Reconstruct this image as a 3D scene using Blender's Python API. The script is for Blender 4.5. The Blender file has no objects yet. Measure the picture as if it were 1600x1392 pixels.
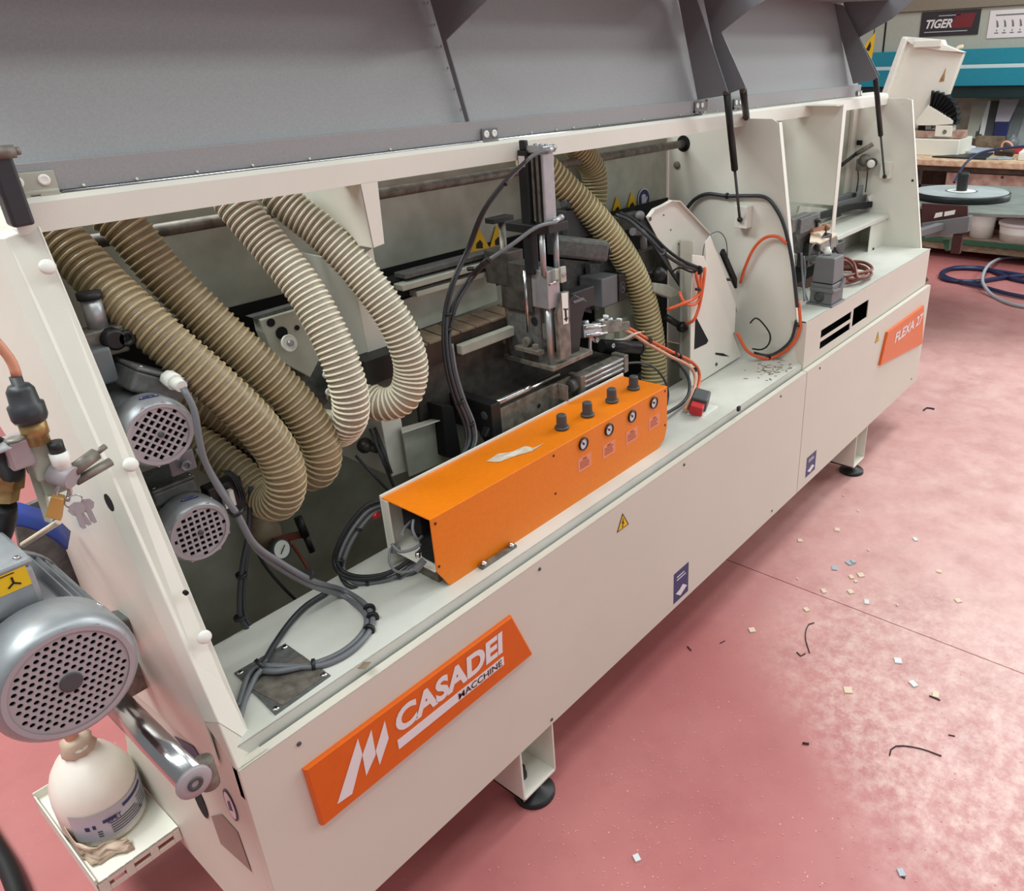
import bpy, math, random
from mathutils import Vector, Matrix
random.seed(7)
SC = bpy.context.scene
COL = SC.collection
# ------------------------------------------------------------ camera, world, lights, exposure
F, CX, CY = 1211.61, 931.88, 644.51          # focal length and principal point, frame 1600 x 1392
RX = Vector((0.6176267, -0.78594583, -0.0287473))
RY = Vector((-0.33572819, -0.23042121, -0.91334148))
RZ = Vector((0.71121294, 0.57375536, -0.40617846))
EYE = Vector((0, -.95, 1.6))
cd = bpy.data.cameras.new('camera'); cam = bpy.data.objects.new('camera', cd); COL.objects.link(cam)
cd.sensor_fit = 'HORIZONTAL'; cd.sensor_width = 36; cd.lens = F/1600*36
cd.shift_x = (800-CX)/1600; cd.shift_y = (CY-696)/1600; cd.clip_start = .02; cd.clip_end = 100
m3 = Matrix((RX, -RY, -RZ)).transposed()
cam.matrix_world = Matrix.Translation(EYE) @ m3.to_4x4()
SC.camera = cam
W = bpy.data.worlds.new('world'); SC.world = W; W.use_nodes = True
bg = W.node_tree.nodes['Background']; bg.inputs[0].default_value = (.93, .97, 1, 1); bg.inputs[1].default_value = .42
def area(name, loc, rot, sx, sy, power, color=(.95, 1, .98)):
    l = bpy.data.lights.new(name, 'AREA'); l.shape = 'RECTANGLE'; l.size = sx; l.size_y = sy; l.energy = power; l.color = color
    o = bpy.data.objects.new(name, l); COL.objects.link(o); o.location = loc; o.rotation_euler = rot
area('overhead_light', (1.2, -1.6, 4.2), (0, 0, 0), 4.5, .5, 80)
area('overhead_light', (6.6, -3.0, 4.2), (0, 0, 0), 3.5, .8, 210)  # extra lamp, added to brighten the floor towards the bench
area('overhead_light', (5.6, -.5, 4.2), (0, 0, 0), 3.5, .8, 220)
area('overhead_light', (-1.2, .2, 4.2), (0, 0, 0), 1.2, 3, 165)
area('overhead_light', (-.9, 2.2, 4.2), (0, 0, 0), 1.2, 2.4, 260)  # added lamp that brightens the floor at the left end
area('workshop_window_light', (2.5, -7, 2.6), (math.radians(78), 0, 0), 7, 2.6, 105, (.93, .98, 1))
area('workshop_door_light', (9.6, -2.6, 1.9), (math.radians(90), 0, math.radians(90)), 3.4, 3, 300, (.95, .99, 1))
SC.view_settings.view_transform = 'Standard'; SC.view_settings.look = 'None'
SC.view_settings.gamma = 1; SC.view_settings.use_curve_mapping = False; SC.view_settings.exposure = -.72

# ------------------------------------------------------------ helpers
def P(px, py, x=None, y=None, z=None):
    """world point seen at photo pixel (px, py) on the plane x=, y= or z="""
    d = RX*((px-CX)/F) + RY*((py-CY)/F) + RZ
    if x is not None: t = (x-EYE.x)/d.x
    elif y is not None: t = (y-EYE.y)/d.y
    else: t = (z-EYE.z)/d.z
    return EYE + d*t
def V(*a): return Vector(a)
def lin(c):
    c = c/255
    return c/12.92 if c <= .04045 else ((c+.055)/1.055)**2.4
def rgb(c): return (lin(c[0]), lin(c[1]), lin(c[2]), 1)
def mat(name, c, rough=.5, metal=0, var=.06, scale=30, bump=0, bscale=200, c2=None, spec=.5):
    """painted / bare surface: base colour with slight procedural mottling and fine relief"""
    m = bpy.data.materials.new(name); m.use_nodes = True
    nt = m.node_tree; b = nt.nodes['Principled BSDF']
    b.inputs['Roughness'].default_value = rough; b.inputs['Metallic'].default_value = metal
    b.inputs['Specular IOR Level'].default_value = spec
    A = rgb(c); B = rgb(c2) if c2 else tuple([A[i]*(1-var) for i in range(3)]+[1])
    tc = nt.nodes.new('ShaderNodeTexCoord')
    n = nt.nodes.new('ShaderNodeTexNoise'); n.inputs['Scale'].default_value = scale; n.inputs['Detail'].default_value = 4
    r = nt.nodes.new('ShaderNodeValToRGB'); r.color_ramp.elements[0].position = .35; r.color_ramp.elements[1].position = .65
    r.color_ramp.elements[0].color = B; r.color_ramp.elements[1].color = A
    nt.links.new(tc.outputs['Object'], n.inputs['Vector']); nt.links.new(n.outputs['Fac'], r.inputs['Fac'])
    nt.links.new(r.outputs['Color'], b.inputs['Base Color'])
    if bump:
        n2 = nt.nodes.new('ShaderNodeTexNoise'); n2.inputs['Scale'].default_value = bscale
        bp = nt.nodes.new('ShaderNodeBump'); bp.inputs['Strength'].default_value = bump; bp.inputs['Distance'].default_value = .002
        nt.links.new(tc.outputs['Object'], n2.inputs['Vector']); nt.links.new(n2.outputs['Fac'], bp.inputs['Height'])
        nt.links.new(bp.outputs['Normal'], b.inputs['Normal'])
    return m
M = dict(
 cream=mat('cream_paint', (230, 228, 216), .42, var=.04, scale=8, bump=.08, bscale=500),
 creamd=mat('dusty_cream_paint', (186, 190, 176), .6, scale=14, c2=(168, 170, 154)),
 dust=mat('brown_dust_on_paint', (150, 135, 112), .9, scale=20, c2=(120, 100, 80)),
 deck=mat('scuffed_white_paint', (220, 220, 212), .45, scale=6, c2=(202, 202, 192), bump=.06),
 panel=mat('panel_paint', (214, 208, 195), .45, var=.03, scale=5, bump=.05, bscale=600),
 hood=mat('hammered_grey_paint', (158, 160, 161), .55, var=.08, scale=260, bump=.25, bscale=700),
 hoodd=mat('smooth_grey_paint', (118, 118, 122), .5, var=.06, scale=200, bump=.1, bscale=700),
 orange=mat('orange_paint', (240, 128, 4), .4, var=.06, scale=120, bump=.12, bscale=600),
 orangep=mat('orange_plastic', (222, 98, 4), .38, var=.04, scale=40),
 white=mat('white_print', (232, 225, 226), .5, var=.02),
 whitep=mat('white_plastic', (238, 238, 230), .4, var=.04),
 black=mat('black_plastic', (28, 28, 30), .45, var=.2),
 blackr=mat('black_rubber', (22, 22, 24), .6, var=.2),
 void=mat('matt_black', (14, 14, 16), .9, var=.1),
 dgrey=mat('dark_grey_plastic', (74, 76, 78), .5, var=.1),
 grey=mat('grey_plastic', (110, 112, 114), .5, var=.06),
 cable=mat('grey_cable', (112, 114, 118), .45, var=.05),
 cabled=mat('dark_grey_cable', (52, 54, 58), .4, var=.1),
 alu=mat('brushed_aluminium', (188, 189, 192), .38, .65, var=.1, scale=60),
 alud=mat('dirty_aluminium', (140, 134, 124), .5, .35, scale=50, c2=(104, 98, 90)),
 cast=mat('cast_grey_metal', (108, 110, 108), .55, .2, scale=80, c2=(90, 90, 87)),
 motor=mat('silver_motor_paint', (160, 164, 168), .38, .5, var=.08, scale=60),
 motord=mat('dark_silver_motor_paint', (128, 130, 134), .45, .4, var=.12, scale=50),
 grille=mat('grey_grille_paint', (172, 164, 168), .5, .1, var=.05),
 steel=mat('bright_steel', (205, 205, 205), .18, 1, var=.06),
 steeld=mat('dark_steel', (92, 89, 84), .42, .4, scale=30, c2=(66, 63, 58)),
 brass=mat('worn_brass', (190, 160, 108), .4, .5, scale=40, c2=(142, 108, 62)),
 gold=mat('padlock_brass', (205, 165, 96), .4, .5, var=.1),
 yellow=mat('yellow_sticker', (238, 190, 20), .5, var=.04),
 ink=mat('black_ink', (24, 22, 20), .6, var=.1),
 navy=mat('navy_sticker', (44, 50, 104), .45, var=.1),
 red=mat('red_plastic', (196, 30, 40), .35, var=.05),
 tubeo=mat('orange_air_tube', (226, 98, 52), .35, var=.05),
 tubeb=mat('brown_air_tube', (128, 66, 52), .4, var=.1),
 tubec=mat('peach_air_tube', (220, 160, 130), .4, var=.05),
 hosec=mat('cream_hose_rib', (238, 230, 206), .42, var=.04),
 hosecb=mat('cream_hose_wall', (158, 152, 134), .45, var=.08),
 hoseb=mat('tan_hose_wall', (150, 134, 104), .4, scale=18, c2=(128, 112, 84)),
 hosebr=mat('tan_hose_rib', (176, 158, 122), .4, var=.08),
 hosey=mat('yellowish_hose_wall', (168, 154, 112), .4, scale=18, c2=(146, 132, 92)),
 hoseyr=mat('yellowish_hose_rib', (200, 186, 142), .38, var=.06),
 teal=mat('teal_paint', (22, 138, 162), .45, var=.06),
 tealw=mat('teal_white_line', (205, 226, 228), .4, var=.03),
 tealk=mat('shaded_dark_green', (8, 44, 48), .5, var=.1),
 casing=mat('grey_green_casing', (176, 178, 166), .5, var=.05),
 casingb=mat('beige_brown_casing', (138, 128, 112), .6, var=.06),
 sign=mat('sign_black', (46, 42, 46), .45, var=.1),
 signr=mat('sign_dark_red', (120, 34, 42), .45, var=.15, scale=60),
 wood=mat('wood_edge', (216, 192, 164), .6, scale=20, c2=(186, 146, 112)),
 woodd=mat('dark_wood', (74, 58, 44), .7, scale=14, c2=(44, 34, 28)),
 woodr=mat('worn_reddish_board', (186, 160, 146), .7, scale=14, c2=(150, 110, 96)),
 greenp=mat('green_paint', (44, 92, 68), .5, var=.1),
 disc=mat('grey_green_laminate', (128, 134, 128), .35, scale=10, c2=(110, 116, 112)),
 tape=mat('black_edge_tape', (20, 26, 26), .4, var=.1),
 tapes=mat('grey_coil_side', (168, 176, 178), .4, scale=6, c2=(140, 150, 152)),
 jug=mat('milky_plastic', (238, 232, 222), .35, scale=12, c2=(230, 222, 210)),
 bag=mat('crumpled_film', (206, 182, 160), .4, scale=14, c2=(190, 164, 144), bump=.5, bscale=60),
 label=mat('pale_label', (196, 192, 202), .5, var=.05),
 pinkl=mat('faded_pink_label', (238, 146, 110), .5, var=.05),
 bluehose=mat('blue_hose', (34, 46, 84), .35, var=.1),
 blue=mat('blue_strap', (34, 62, 150), .5, var=.2),
 chipw=mat('white_chip', (226, 232, 232), .4, var=.03),
 chipc=mat('cream_chip', (232, 212, 186), .45, var=.03),
 chipb=mat('bluegrey_chip', (176, 186, 196), .4, var=.05),
 speck=mat('pale_pink_dust', (226, 176, 168), .8, var=.05),
 strip=mat('dark_offcut', (52, 24, 26), .5, var=.2),
 paper=mat('torn_paper', (226, 212, 190), .8, scale=60, c2=(196, 182, 160)),
 maroon=mat('dark_red_steel', (66, 28, 28), .5, var=.15),
 smoke=mat('smoky_plate', (120, 126, 128), .2, var=.1),
)
ROOT = {}
class MB:
    """collects shapes; each face keeps a material slot and a smooth flag"""
    def __init__(s): s.v = []; s.f = []; s.mi = []; s.sm = []; s.m = 0
    def add(s, vs, fs, smooth=False):
        o = len(s.v); s.v += [Vector(v) for v in vs]
        for f in fs: s.f.append([i+o for i in f]); s.mi.append(s.m); s.sm.append(smooth)
        return s
    def box(s, a, b):
        x0, x1 = sorted((a[0], b[0])); y0, y1 = sorted((a[1], b[1])); z0, z1 = sorted((a[2], b[2]))
        return s.hexa([(x0, y0, z0), (x1, y0, z0), (x1, y1, z0), (x0, y1, z0), (x0, y0, z1), (x1, y0, z1), (x1, y1, z1), (x0, y1, z1)])
    def hexa(s, v): return s.add(v, [(3, 2, 1, 0), (4, 5, 6, 7), (0, 1, 5, 4), (1, 2, 6, 5), (2, 3, 7, 6), (3, 0, 4, 7)])
    def bar(s, a, b, w, h, up=(0, 0, 1)):
        a, b = Vector(a), Vector(b); d = (b-a).normalized(); u = Vector(up)
        if abs(d.dot(u)) > .95: u = Vector((1, 0, 0))
        sx = d.cross(u).normalized()*w/2; sy = sx.cross(d).normalized()*h/2
        return s.hexa([a-sx-sy, a+sx-sy, a+sx+sy, a-sx+sy, b-sx-sy, b+sx-sy, b+sx+sy, b-sx+sy])
    def prism(s, poly, vec):
        n = len(poly); vec = Vector(vec); a = [Vector(p) for p in poly]
        return s.add(a+[p+vec for p in a], [tuple(range(n))[::-1], tuple(range(n, 2*n))]+[(i, (i+1) % n, n+(i+1) % n, n+i) for i in range(n)])
    def frame(s, a, d, up=None):
        d = Vector(d).normalized(); u = Vector(up) if up else (Vector((0, 0, 1)) if abs(d.z) < .9 else Vector((1, 0, 0)))
        x = u.cross(d).normalized(); y = d.cross(x)
        return Vector(a), d, x, y
    def lathe(s, a, d, prof, n=16, smooth=True):
        a, d, x, y = s.frame(a, d); vs = []; fs = []
        for (t, r) in prof:
            for k in range(n):
                q = 2*math.pi*k/n; vs.append(a+d*t+(x*math.cos(q)+y*math.sin(q))*r)
        for j in range(len(prof)-1):
            for k in range(n): fs.append((j*n+k, j*n+(k+1) % n, (j+1)*n+(k+1) % n, (j+1)*n+k))
        s.add(vs, fs, smooth)
        o = len(s.v)-len(vs)
        for j, rev in ((0, True), (len(prof)-1, False)):
            if prof[j][1] > 1e-5:
                f = [o+j*n+k for k in range(n)]; s.f.append(f[::-1] if rev else f); s.mi.append(s.m); s.sm.append(False)
        return s
    def cyl(s, a, b, r, r2=None, n=16):
        a, b = Vector(a), Vector(b); L = (b-a).length
        return s.lathe(a, b-a, [(0, r), (L, r if r2 is None else r2)], n)
    def ball(s, c, r, sz=1, n=12):
        prof = [(-r*sz*math.cos(math.pi*k/8), max(r*math.sin(math.pi*k/8), 1e-6)) for k in range(9)]
        return s.lathe(c, (0, 0, 1), prof, n)
    def tube(s, path, r, n=8, caps=True, rfun=None, mfun=None):
        pts = [Vector(p) for p in path]; vs = []; fs = []; N = len(pts)
        t0 = (pts[1]-pts[0]).normalized(); u = Vector((0, 0, 1)) if abs(t0.z) < .9 else Vector((1, 0, 0))
        x = u.cross(t0).normalized(); o = len(s.v)
        for i in range(N):
            t = (pts[min(i+1, N-1)]-pts[max(i-1, 0)])
            t = t.normalized() if t.length > 1e-9 else t0
            x = (x-t*x.dot(t)).normalized(); y = t.cross(x); rr = rfun(i) if rfun else r
            for k in range(n):
                q = 2*math.pi*k/n; vs.append(pts[i]+(x*math.cos(q)+y*math.sin(q))*rr)
        for i in range(N-1):
            for k in range(n): fs.append((i*n+k, i*n+(k+1) % n, (i+1)*n+(k+1) % n, (i+1)*n+k))
        s.add(vs, fs, True)
        if caps:
            for j, rev in ((0, True), (N-1, False)):
                f = [o+j*n+k for k in range(n)]; s.f.append(f[::-1] if rev else f); s.mi.append(s.m); s.sm.append(False)
        return s
    def moved(s, mtx): s.v = [mtx @ v for v in s.v]; return s
def spline(pts, step=.01):
    """Catmull-Rom through the points, resampled at even steps"""
    p = [Vector(q) for q in pts]; p = [p[0]*2-p[1]]+p+[p[-1]*2-p[-2]]; fine = []
    for i in range(1, len(p)-2):
        a, b, c, d = p[i-1:i+3]
        for k in range(24):
            t = k/24; fine.append(.5*((2*b)+(c-a)*t+(2*a-5*b+4*c-d)*t*t+(3*b-a-3*c+d)*t**3))
    fine.append(p[-2]); out = [fine[0]]; acc = 0
    for i in range(1, len(fine)):
        seg = fine[i]-fine[i-1]; L = seg.length
        while acc+L >= step and L > 1e-9:
            f = (step-acc)/L; q = fine[i-1]+seg*f; out.append(q); seg = fine[i]-q; fine[i-1] = q; L = seg.length; acc = 0
        acc += L
    if (out[-1]-fine[-1]).length > step*.3: out.append(fine[-1])
    return out
def PP(lst): return [P(a[0], a[1], y=a[2]) for a in lst]
def mesh_of(name, mb, mats, off):
    me = bpy.data.meshes.new(name); me.from_pydata([v-off for v in mb.v], [], mb.f)
    for m in (mats if isinstance(mats, (list, tuple)) else [mats]): me.materials.append(m)
    me.polygons.foreach_set('material_index', mb.mi); me.polygons.foreach_set('use_smooth', mb.sm); me.update()
    return me
def parts(name, boxes, mats, parent, bevel=0, label=None):
    return [part(name, b if isinstance(b, MB) else MB().box(*b), mats, parent, bevel, label) for b in boxes]
def bev(o, w, seg=2):
    b = o.modifiers.new('bevel', 'BEVEL'); b.width = w; b.segments = seg; b.limit_method = 'ANGLE'; b.angle_limit = math.radians(40)
    b.harden_normals = False
def tag(o, label, cat, group=None, kind=None):
    o['label'] = label; o['category'] = cat
    if group: o['group'] = group
    if kind: o['kind'] = kind
    return o
def thing(name, label, cat, loc, group=None):
    o = bpy.data.objects.new(name, None); COL.objects.link(o); o.location = loc; o.empty_display_size = .02
    ROOT[o.name] = Vector(loc); return tag(o, label, cat, group)
def part(name, mb, mats, parent, bevel=0, label=None):
    off = ROOT[parent.name]
    o = bpy.data.objects.new(name, mesh_of(name, mb, mats, off)); COL.objects.link(o); o.parent = parent; ROOT[o.name] = off
    if bevel: bev(o, bevel)
    if label: o['label'] = label
    return o
def solo(name, mb, mats, label, cat, group=None, bevel=0, kind=None):
    xs = [v.x for v in mb.v]; ys = [v.y for v in mb.v]; zs = [v.z for v in mb.v]
    loc = Vector(((min(xs)+max(xs))/2, (min(ys)+max(ys))/2, min(zs)))
    o = bpy.data.objects.new(name, mesh_of(name, mb, mats, loc)); COL.objects.link(o); o.location = loc; ROOT[o.name] = loc
    if bevel: bev(o, bevel)
    return tag(o, label, cat, group, kind)
def struct(name, mb, mats, bevel=0):
    o = bpy.data.objects.new(name, mesh_of(name, mb, mats, Vector())); COL.objects.link(o); o['kind'] = 'structure'; ROOT[o.name] = Vector()
    if bevel: bev(o, bevel)
    return o
_inst = {}
def pin(name, key, maker, mats, parent, loc, rot=None, label=None):
    """one of many alike small parts: shares mesh data between copies"""
    if key not in _inst: _inst[key] = mesh_of(name, maker(), mats, Vector())
    o = bpy.data.objects.new(name, _inst[key]); COL.objects.link(o); o.parent = parent
    o.location = Vector(loc)-ROOT[parent.name]
    if rot is not None: o.rotation_euler = rot
    ROOT[o.name] = ROOT[parent.name]
    if label: o['label'] = label
    return o
def text_mb(body, origin, u, v, w, h, depth=.0006, bold=0, shear=0, nrm=None):
    """letters as thin solids: lower-left corner at origin, w along u, h along v"""
    c = bpy.data.curves.new('letters', 'FONT'); c.body = body; c.offset = bold; c.shear = shear; c.resolution_u = 4
    o = bpy.data.objects.new('letters', c); COL.objects.link(o)
    bpy.context.view_layer.update()
    me = bpy.data.meshes.new_from_object(o.evaluated_get(bpy.context.evaluated_depsgraph_get()))
    xs = [q.co.x for q in me.vertices]; ys = [q.co.y for q in me.vertices]
    x0, x1, y0, y1 = min(xs), max(xs), min(ys), max(ys)
    u, v = Vector(u), Vector(v); n = Vector(nrm) if nrm else u.cross(v)
    mb = MB(); pts = [Vector(origin)+u*((q.co.x-x0)/(x1-x0)*w)+v*((q.co.y-y0)/(y1-y0)*h)+n*depth for q in me.vertices]
    mb.add(pts, [tuple(p.vertices) for p in me.polygons])
    bpy.data.objects.remove(o); bpy.data.curves.remove(c); bpy.data.meshes.remove(me)
    return mb
def quad(mb, pts, n, d=.0006):
    """thin print or sticker lying on a surface, raised by d along n"""
    return mb.prism([Vector(p) for p in pts], Vector(n)*d)
def plate_holes(mb, o, u, v, W_, H_, holes, n, t):
    """flat plate with rectangular holes (u0, v0, u1, v1), thickness t along n"""
    us = sorted({0, W_} | {h[0] for h in holes} | {h[2] for h in holes}); vs = sorted({0, H_} | {h[1] for h in holes} | {h[3] for h in holes})
    o, u, v, n = Vector(o), Vector(u), Vector(v), Vector(n)
    for i in range(len(us)-1):
        for j in range(len(vs)-1):
            cu, cv = (us[i]+us[i+1])/2, (vs[j]+vs[j+1])/2
            if any(h[0] < cu < h[2] and h[1] < cv < h[3] for h in holes): continue
            q = [o+u*a+v*b for a, b in ((us[i], vs[j]), (us[i+1], vs[j]), (us[i+1], vs[j+1]), (us[i], vs[j+1]))]
            mb.prism(q, n*t)
    return mb
def hole_tiles(mb, o, u, v, n, R, pitch, rh, sides, rot=0, core=0, square=False):
    """perforated disc face: tiles with a hole each, solid tiles near the rim and at the core"""
    o, u, v, n = Vector(o), Vector(u), Vector(v), Vector(n); K = int(R/pitch)+2; cr, sr = math.cos(rot), math.sin(rot)
    for i in range(-K, K+1):
        for j in range(-K, K+1):
            a, b = ((i*pitch, j*pitch) if square else ((i+(j % 2)*.5)*pitch, j*pitch*.866))
            d = math.hypot(a, b)
            if d > R+pitch*.3: continue
            solid = d > R-pitch*.62 or d < core
            m = 8 if square else 12; out = []; inn = []
            for k in range(m):
                q = 2*math.pi*k/m
                c, s_ = math.cos(q), math.sin(q)
                if square:
                    f = 1/max(abs(c), abs(s_)); out.append((c*f*pitch/2, s_*f*pitch/2)); inn.append((c*f*rh, s_*f*rh))
                else:
                    h = ((q+math.pi/6) % (math.pi/3))-math.pi/6; f = pitch/2/math.cos(h)*1.0
                    out.append((c*f, s_*f)); inn.append((c*rh, s_*rh))
            def w(p, dz=0):
                x, y = a+p[0], b+p[1]; return o+u*(x*cr-y*sr)+v*(x*sr+y*cr)+n*dz
            if solid: mb.add([w(p) for p in out], [tuple(range(m))])
            else:
                vs = [w(p) for p in out]+[w(p) for p in inn]+[w(p, -.003) for p in inn]
                mb.add(vs, [(k, (k+1) % m, m+(k+1) % m, m+k) for k in range(m)]+[(m+k, m+(k+1) % m, 2*m+(k+1) % m, 2*m+k) for k in range(m)])
    return mb
X, Y, Z = V(1, 0, 0), V(0, 1, 0), V(0, 0, 1)
FR = -Y                                            # normal of everything facing the operator side
def screw_mb(r=.004, h=.002, axis=FR):
    return MB().lathe((0, 0, 0), axis, [(0, r), (h*.7, r), (h, r*.7)], 10)
# ------------------------------------------------------------ room
def floor_mat():
    m = mat('pink_resin_floor', (196, 108, 110), .34); nt = m.node_tree; N = nt.nodes; Lk = nt.links.new; b = N['Principled BSDF']
    for n in list(N):
        if n.type in ('TEX_NOISE', 'VALTORGB', 'TEX_COORD'): N.remove(n)
    tc = N.new('ShaderNodeTexCoord').outputs['Object']
    def noise(sc, det=5, rough=.6):
        n = N.new('ShaderNodeTexNoise'); n.inputs['Scale'].default_value = sc; n.inputs['Detail'].default_value = det; n.inputs['Roughness'].default_value = rough
        Lk(tc, n.inputs['Vector']); return n.outputs['Fac']
    def ramp(f, a, c, ca=(0, 0, 0, 1), cb=(1, 1, 1, 1)):
        r = N.new('ShaderNodeValToRGB'); r.color_ramp.elements[0].position = a; r.color_ramp.elements[1].position = c
        r.color_ramp.elements[0].color = ca; r.color_ramp.elements[1].color = cb; Lk(f, r.inputs['Fac']); return r.outputs['Color']
    def mth(op, a, c):
        n = N.new('ShaderNodeMath'); n.operation = op; n.use_clamp = True
        for i, q in enumerate((a, c)):
            if isinstance(q, (int, float)): n.inputs[i].default_value = q
            else: Lk(q, n.inputs[i])
        return n.outputs[0]
    def mix(f, a, c):
        n = N.new('ShaderNodeMix'); n.data_type = 'RGBA'; Lk(f, n.inputs['Factor'])
        for i, q in ((6, a), (7, c)):
            if isinstance(q, tuple): n.inputs[i].default_value = q
            else: Lk(q, n.inputs[i])
        return n.outputs[2]
    def blob(cx, cy, r):
        n = N.new('ShaderNodeVectorMath'); n.operation = 'DISTANCE'; Lk(tc, n.inputs[0]); n.inputs[1].default_value = (cx, cy, 0)
        return mth('SUBTRACT', 1, mth('DIVIDE', n.outputs['Value'], r))
    base = ramp(noise(1.6, 6), .35, .7, rgb((182, 108, 108)), rgb((196, 124, 122)))
    dust = ramp(noise(22, 9, .75), .42, .72)
    f = mth('MULTIPLY', dust, mth('MULTIPLY', mth('ADD', blob(1.95, -.62, .55), blob(1.72, -.95, .6)), 2.1))
    col = mix(f, base, rgb((236, 208, 198)))
    sheen = mth('MULTIPLY', mth('ADD', .42, mth('MULTIPLY', ramp(noise(7, 8, .7), .30, .70), .5)), mth('ADD', blob(4.2, -.3, 2.6), blob(2.6, -.9, 1.3)))  # window brightness on the right-hand floor, put into its colour
    col = mix(sheen, col, rgb((238, 202, 196)))
    f3 = mth('MULTIPLY', ramp(noise(5, 7, .7), .5, .8), .35)
    col = mix(f3, col, rgb((150, 82, 84)))
    v = N.new('ShaderNodeTexVoronoi'); v.inputs['Scale'].default_value = 42; Lk(tc, v.inputs['Vector'])
    f4 = mth('MULTIPLY', ramp(v.outputs['Distance'], .05, .09, (1, 1, 1, 1), (0, 0, 0, 1)), ramp(noise(3, 3), .48, .62))
    col = mix(f4, col, rgb((235, 196, 186)))
    Lk(col, b.inputs['Base Color'])
    Lk(ramp(noise(9, 5), .3, .7, (.3, .3, .3, 1), (.46, .46, .46, 1)), b.inputs['Roughness'])
    return m
JX = P(1400, 976, z=0).x
mb = MB(); mb.box((-5, -8, -.1), (JX-.002, 5, 0)); mb.box((JX+.002, -8, -.1), (11, 5, 0)); mb.m = 1; mb.box((-5, -8, -.12), (11, 5, -.1)); mb.box((JX-.002, -8, -.1), (JX+.002, 5, -.008))
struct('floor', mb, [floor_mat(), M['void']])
wallm = mat('painted_wall', (206, 202, 192), .8, var=.05, scale=2)
struct('wall_right', MB().box((10.4, -8, 0), (10.5, 5, 4.6)), wallm)
struct('wall_back', MB().box((-5, 4.9, 0), (10.4, 5, 4.6)), wallm)

# ------------------------------------------------------------ edge bander body
XL, XS, XP, XR = .31, 2.29, 2.30, 3.60            # left end, panel seam, partition, right end
ZD, ZR = .685, .826                              # deck heights, left and right bay
body = thing('edge_banding_machine', 'long cream edge banding machine with orange name plates standing on the pink floor', 'machine', (1.9, .3, 0))
YB = .56
# front panels with turned top edge
def front_panel(x0, x1):
    mb = MB(); mb.box((x0, 0, .207), (x1, .002, .665)); mb.box((x0, 0, .663), (x1, .019, .665)); mb.box((x0, 0, .207), (x1, .02, .209)); mb.box((x0, .002, .207), (x0+.002, .02, .665)); mb.box((x1-.002, .002, .207), (x1, .02, .665))
    return mb
fp = part('front_panel', front_panel(XL, XS-.0015), M['panel'], body, .0012, 'cream front panel with the large orange name plate')
fp2 = part('front_panel', front_panel(XS+.0015, XR), M['panel'], body, .0012, 'cream front panel with the small orange name plate')
# chassis behind the panels, inner tray and back wall
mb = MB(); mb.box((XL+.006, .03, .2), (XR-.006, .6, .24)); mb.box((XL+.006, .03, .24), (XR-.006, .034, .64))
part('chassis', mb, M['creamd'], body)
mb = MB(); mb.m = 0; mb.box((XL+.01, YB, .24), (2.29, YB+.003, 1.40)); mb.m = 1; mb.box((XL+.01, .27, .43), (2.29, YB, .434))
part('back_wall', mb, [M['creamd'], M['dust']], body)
# deck, left
mb = MB(); mb.box((XL+.012, .025, ZD-.003), (XP, .275, ZD)); mb.box((XL+.012, .025, .64), (XP, .028, ZD)); mb.box((XL+.012, .272, .436), (XP, .275, ZD-.003))
part('deck', mb, M['deck'], body, .006, 'white scuffed sheet deck')
# deck, right, with slotted front
def rp(px, py): q = P(px, py, y=.022); return (q.x-2.303, q.z-.64)
a0, a1 = rp(1283, 518), rp(1331, 484); c0, c1 = rp(1334, 482), rp(1358, 465)
zt = [a0[1]+.004, a0[1]-.026, a0[1]-.038, a0[1]-.066]
holes = [(a0[0], zt[1], a1[0], zt[0]), (a0[0], zt[3], a1[0], zt[2]), (c0[0], zt[3]+.004, c1[0], zt[0]+.004)]
mb = MB(); plate_holes(mb, (2.303, .022, .64), X, Z, XR-.014-2.303, ZR-.64, holes, Y, .003)
mb.prism([V(2.2985, .0222, .645), V(2.2985, .0222, ZR-.001), V(2.2985, .075, ZR-.001), V(2.2985, .03, .645)], V(.0012, 0, 0)); part('slotted_front', mb, M['panel'], body)
mb = MB(); mb.box((2.315, .022, ZR-.003), (XR-.004, .2, ZR)); mb.box((2.315, .2, ZR-.003), (2.7, .3, ZR)); mb.box((3.2, .2, ZR-.003), (XR-.004, .43, ZR))
part('deck', mb, M['deck'], body, .002, 'raised white deck of the right bay')
mb = MB(); mb.box((2.33, .05, .6), (3.2, .42, .62)); mb.box((2.33, .12, .62), (3.3, .125, .82)); mb.box((2.7, .3, .8), (3.2, .42, .803)); part('slot_backing', mb, M['void'], body)
# left end panel: leaning flange, side plate, lower return
fx = [P(10, 385, y=.272), P(245, 850, y=.135), P(312, 1065, y=.065)]
zt_, zb_ = 1.445, .665
fi0, fi1 = P(398, 1165, y=.035), P(62, 352, y=.285)
fo0, fo1 = P(342, 1130, y=.04), P(8, 372, y=.29)
mb = MB()
n_ = (fi1-fi0).cross(X).normalized()
mb.prism([fo0, fi0, fi1, fo1], V(0, .004, .001))
mb.prism([fi0, fi1, fi1+V(0, .03, 0), fi0+V(0, .03, 0)], V(-.004, 0, 0))
part('end_panel_flange', mb, M['cream'], body, .003)
so0, so1 = fo0+V(-.012, .02, 0), fo1+V(-.012, .02, 0)
mb = MB(); mb.prism([fo0, fo1, so1, so0], V(.004, .002, 0))
xs = so0.x
mb.prism([so0, V(xs, so0.y, .64), V(xs-.005, .425, .62), V(xs-.012, .425, 1.0), V(xs-.02, .62, 1.2), V(so1.x-.02, .66, 1.46), so1], V(.004, 0, 0))
mb.prism([so1, fo1, fi1, fi1+V(0, .04, .012), V(fi1.x, .66, 1.475), V(so1.x-.02, .66, 1.475)], V(0, 0, -.003))
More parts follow.
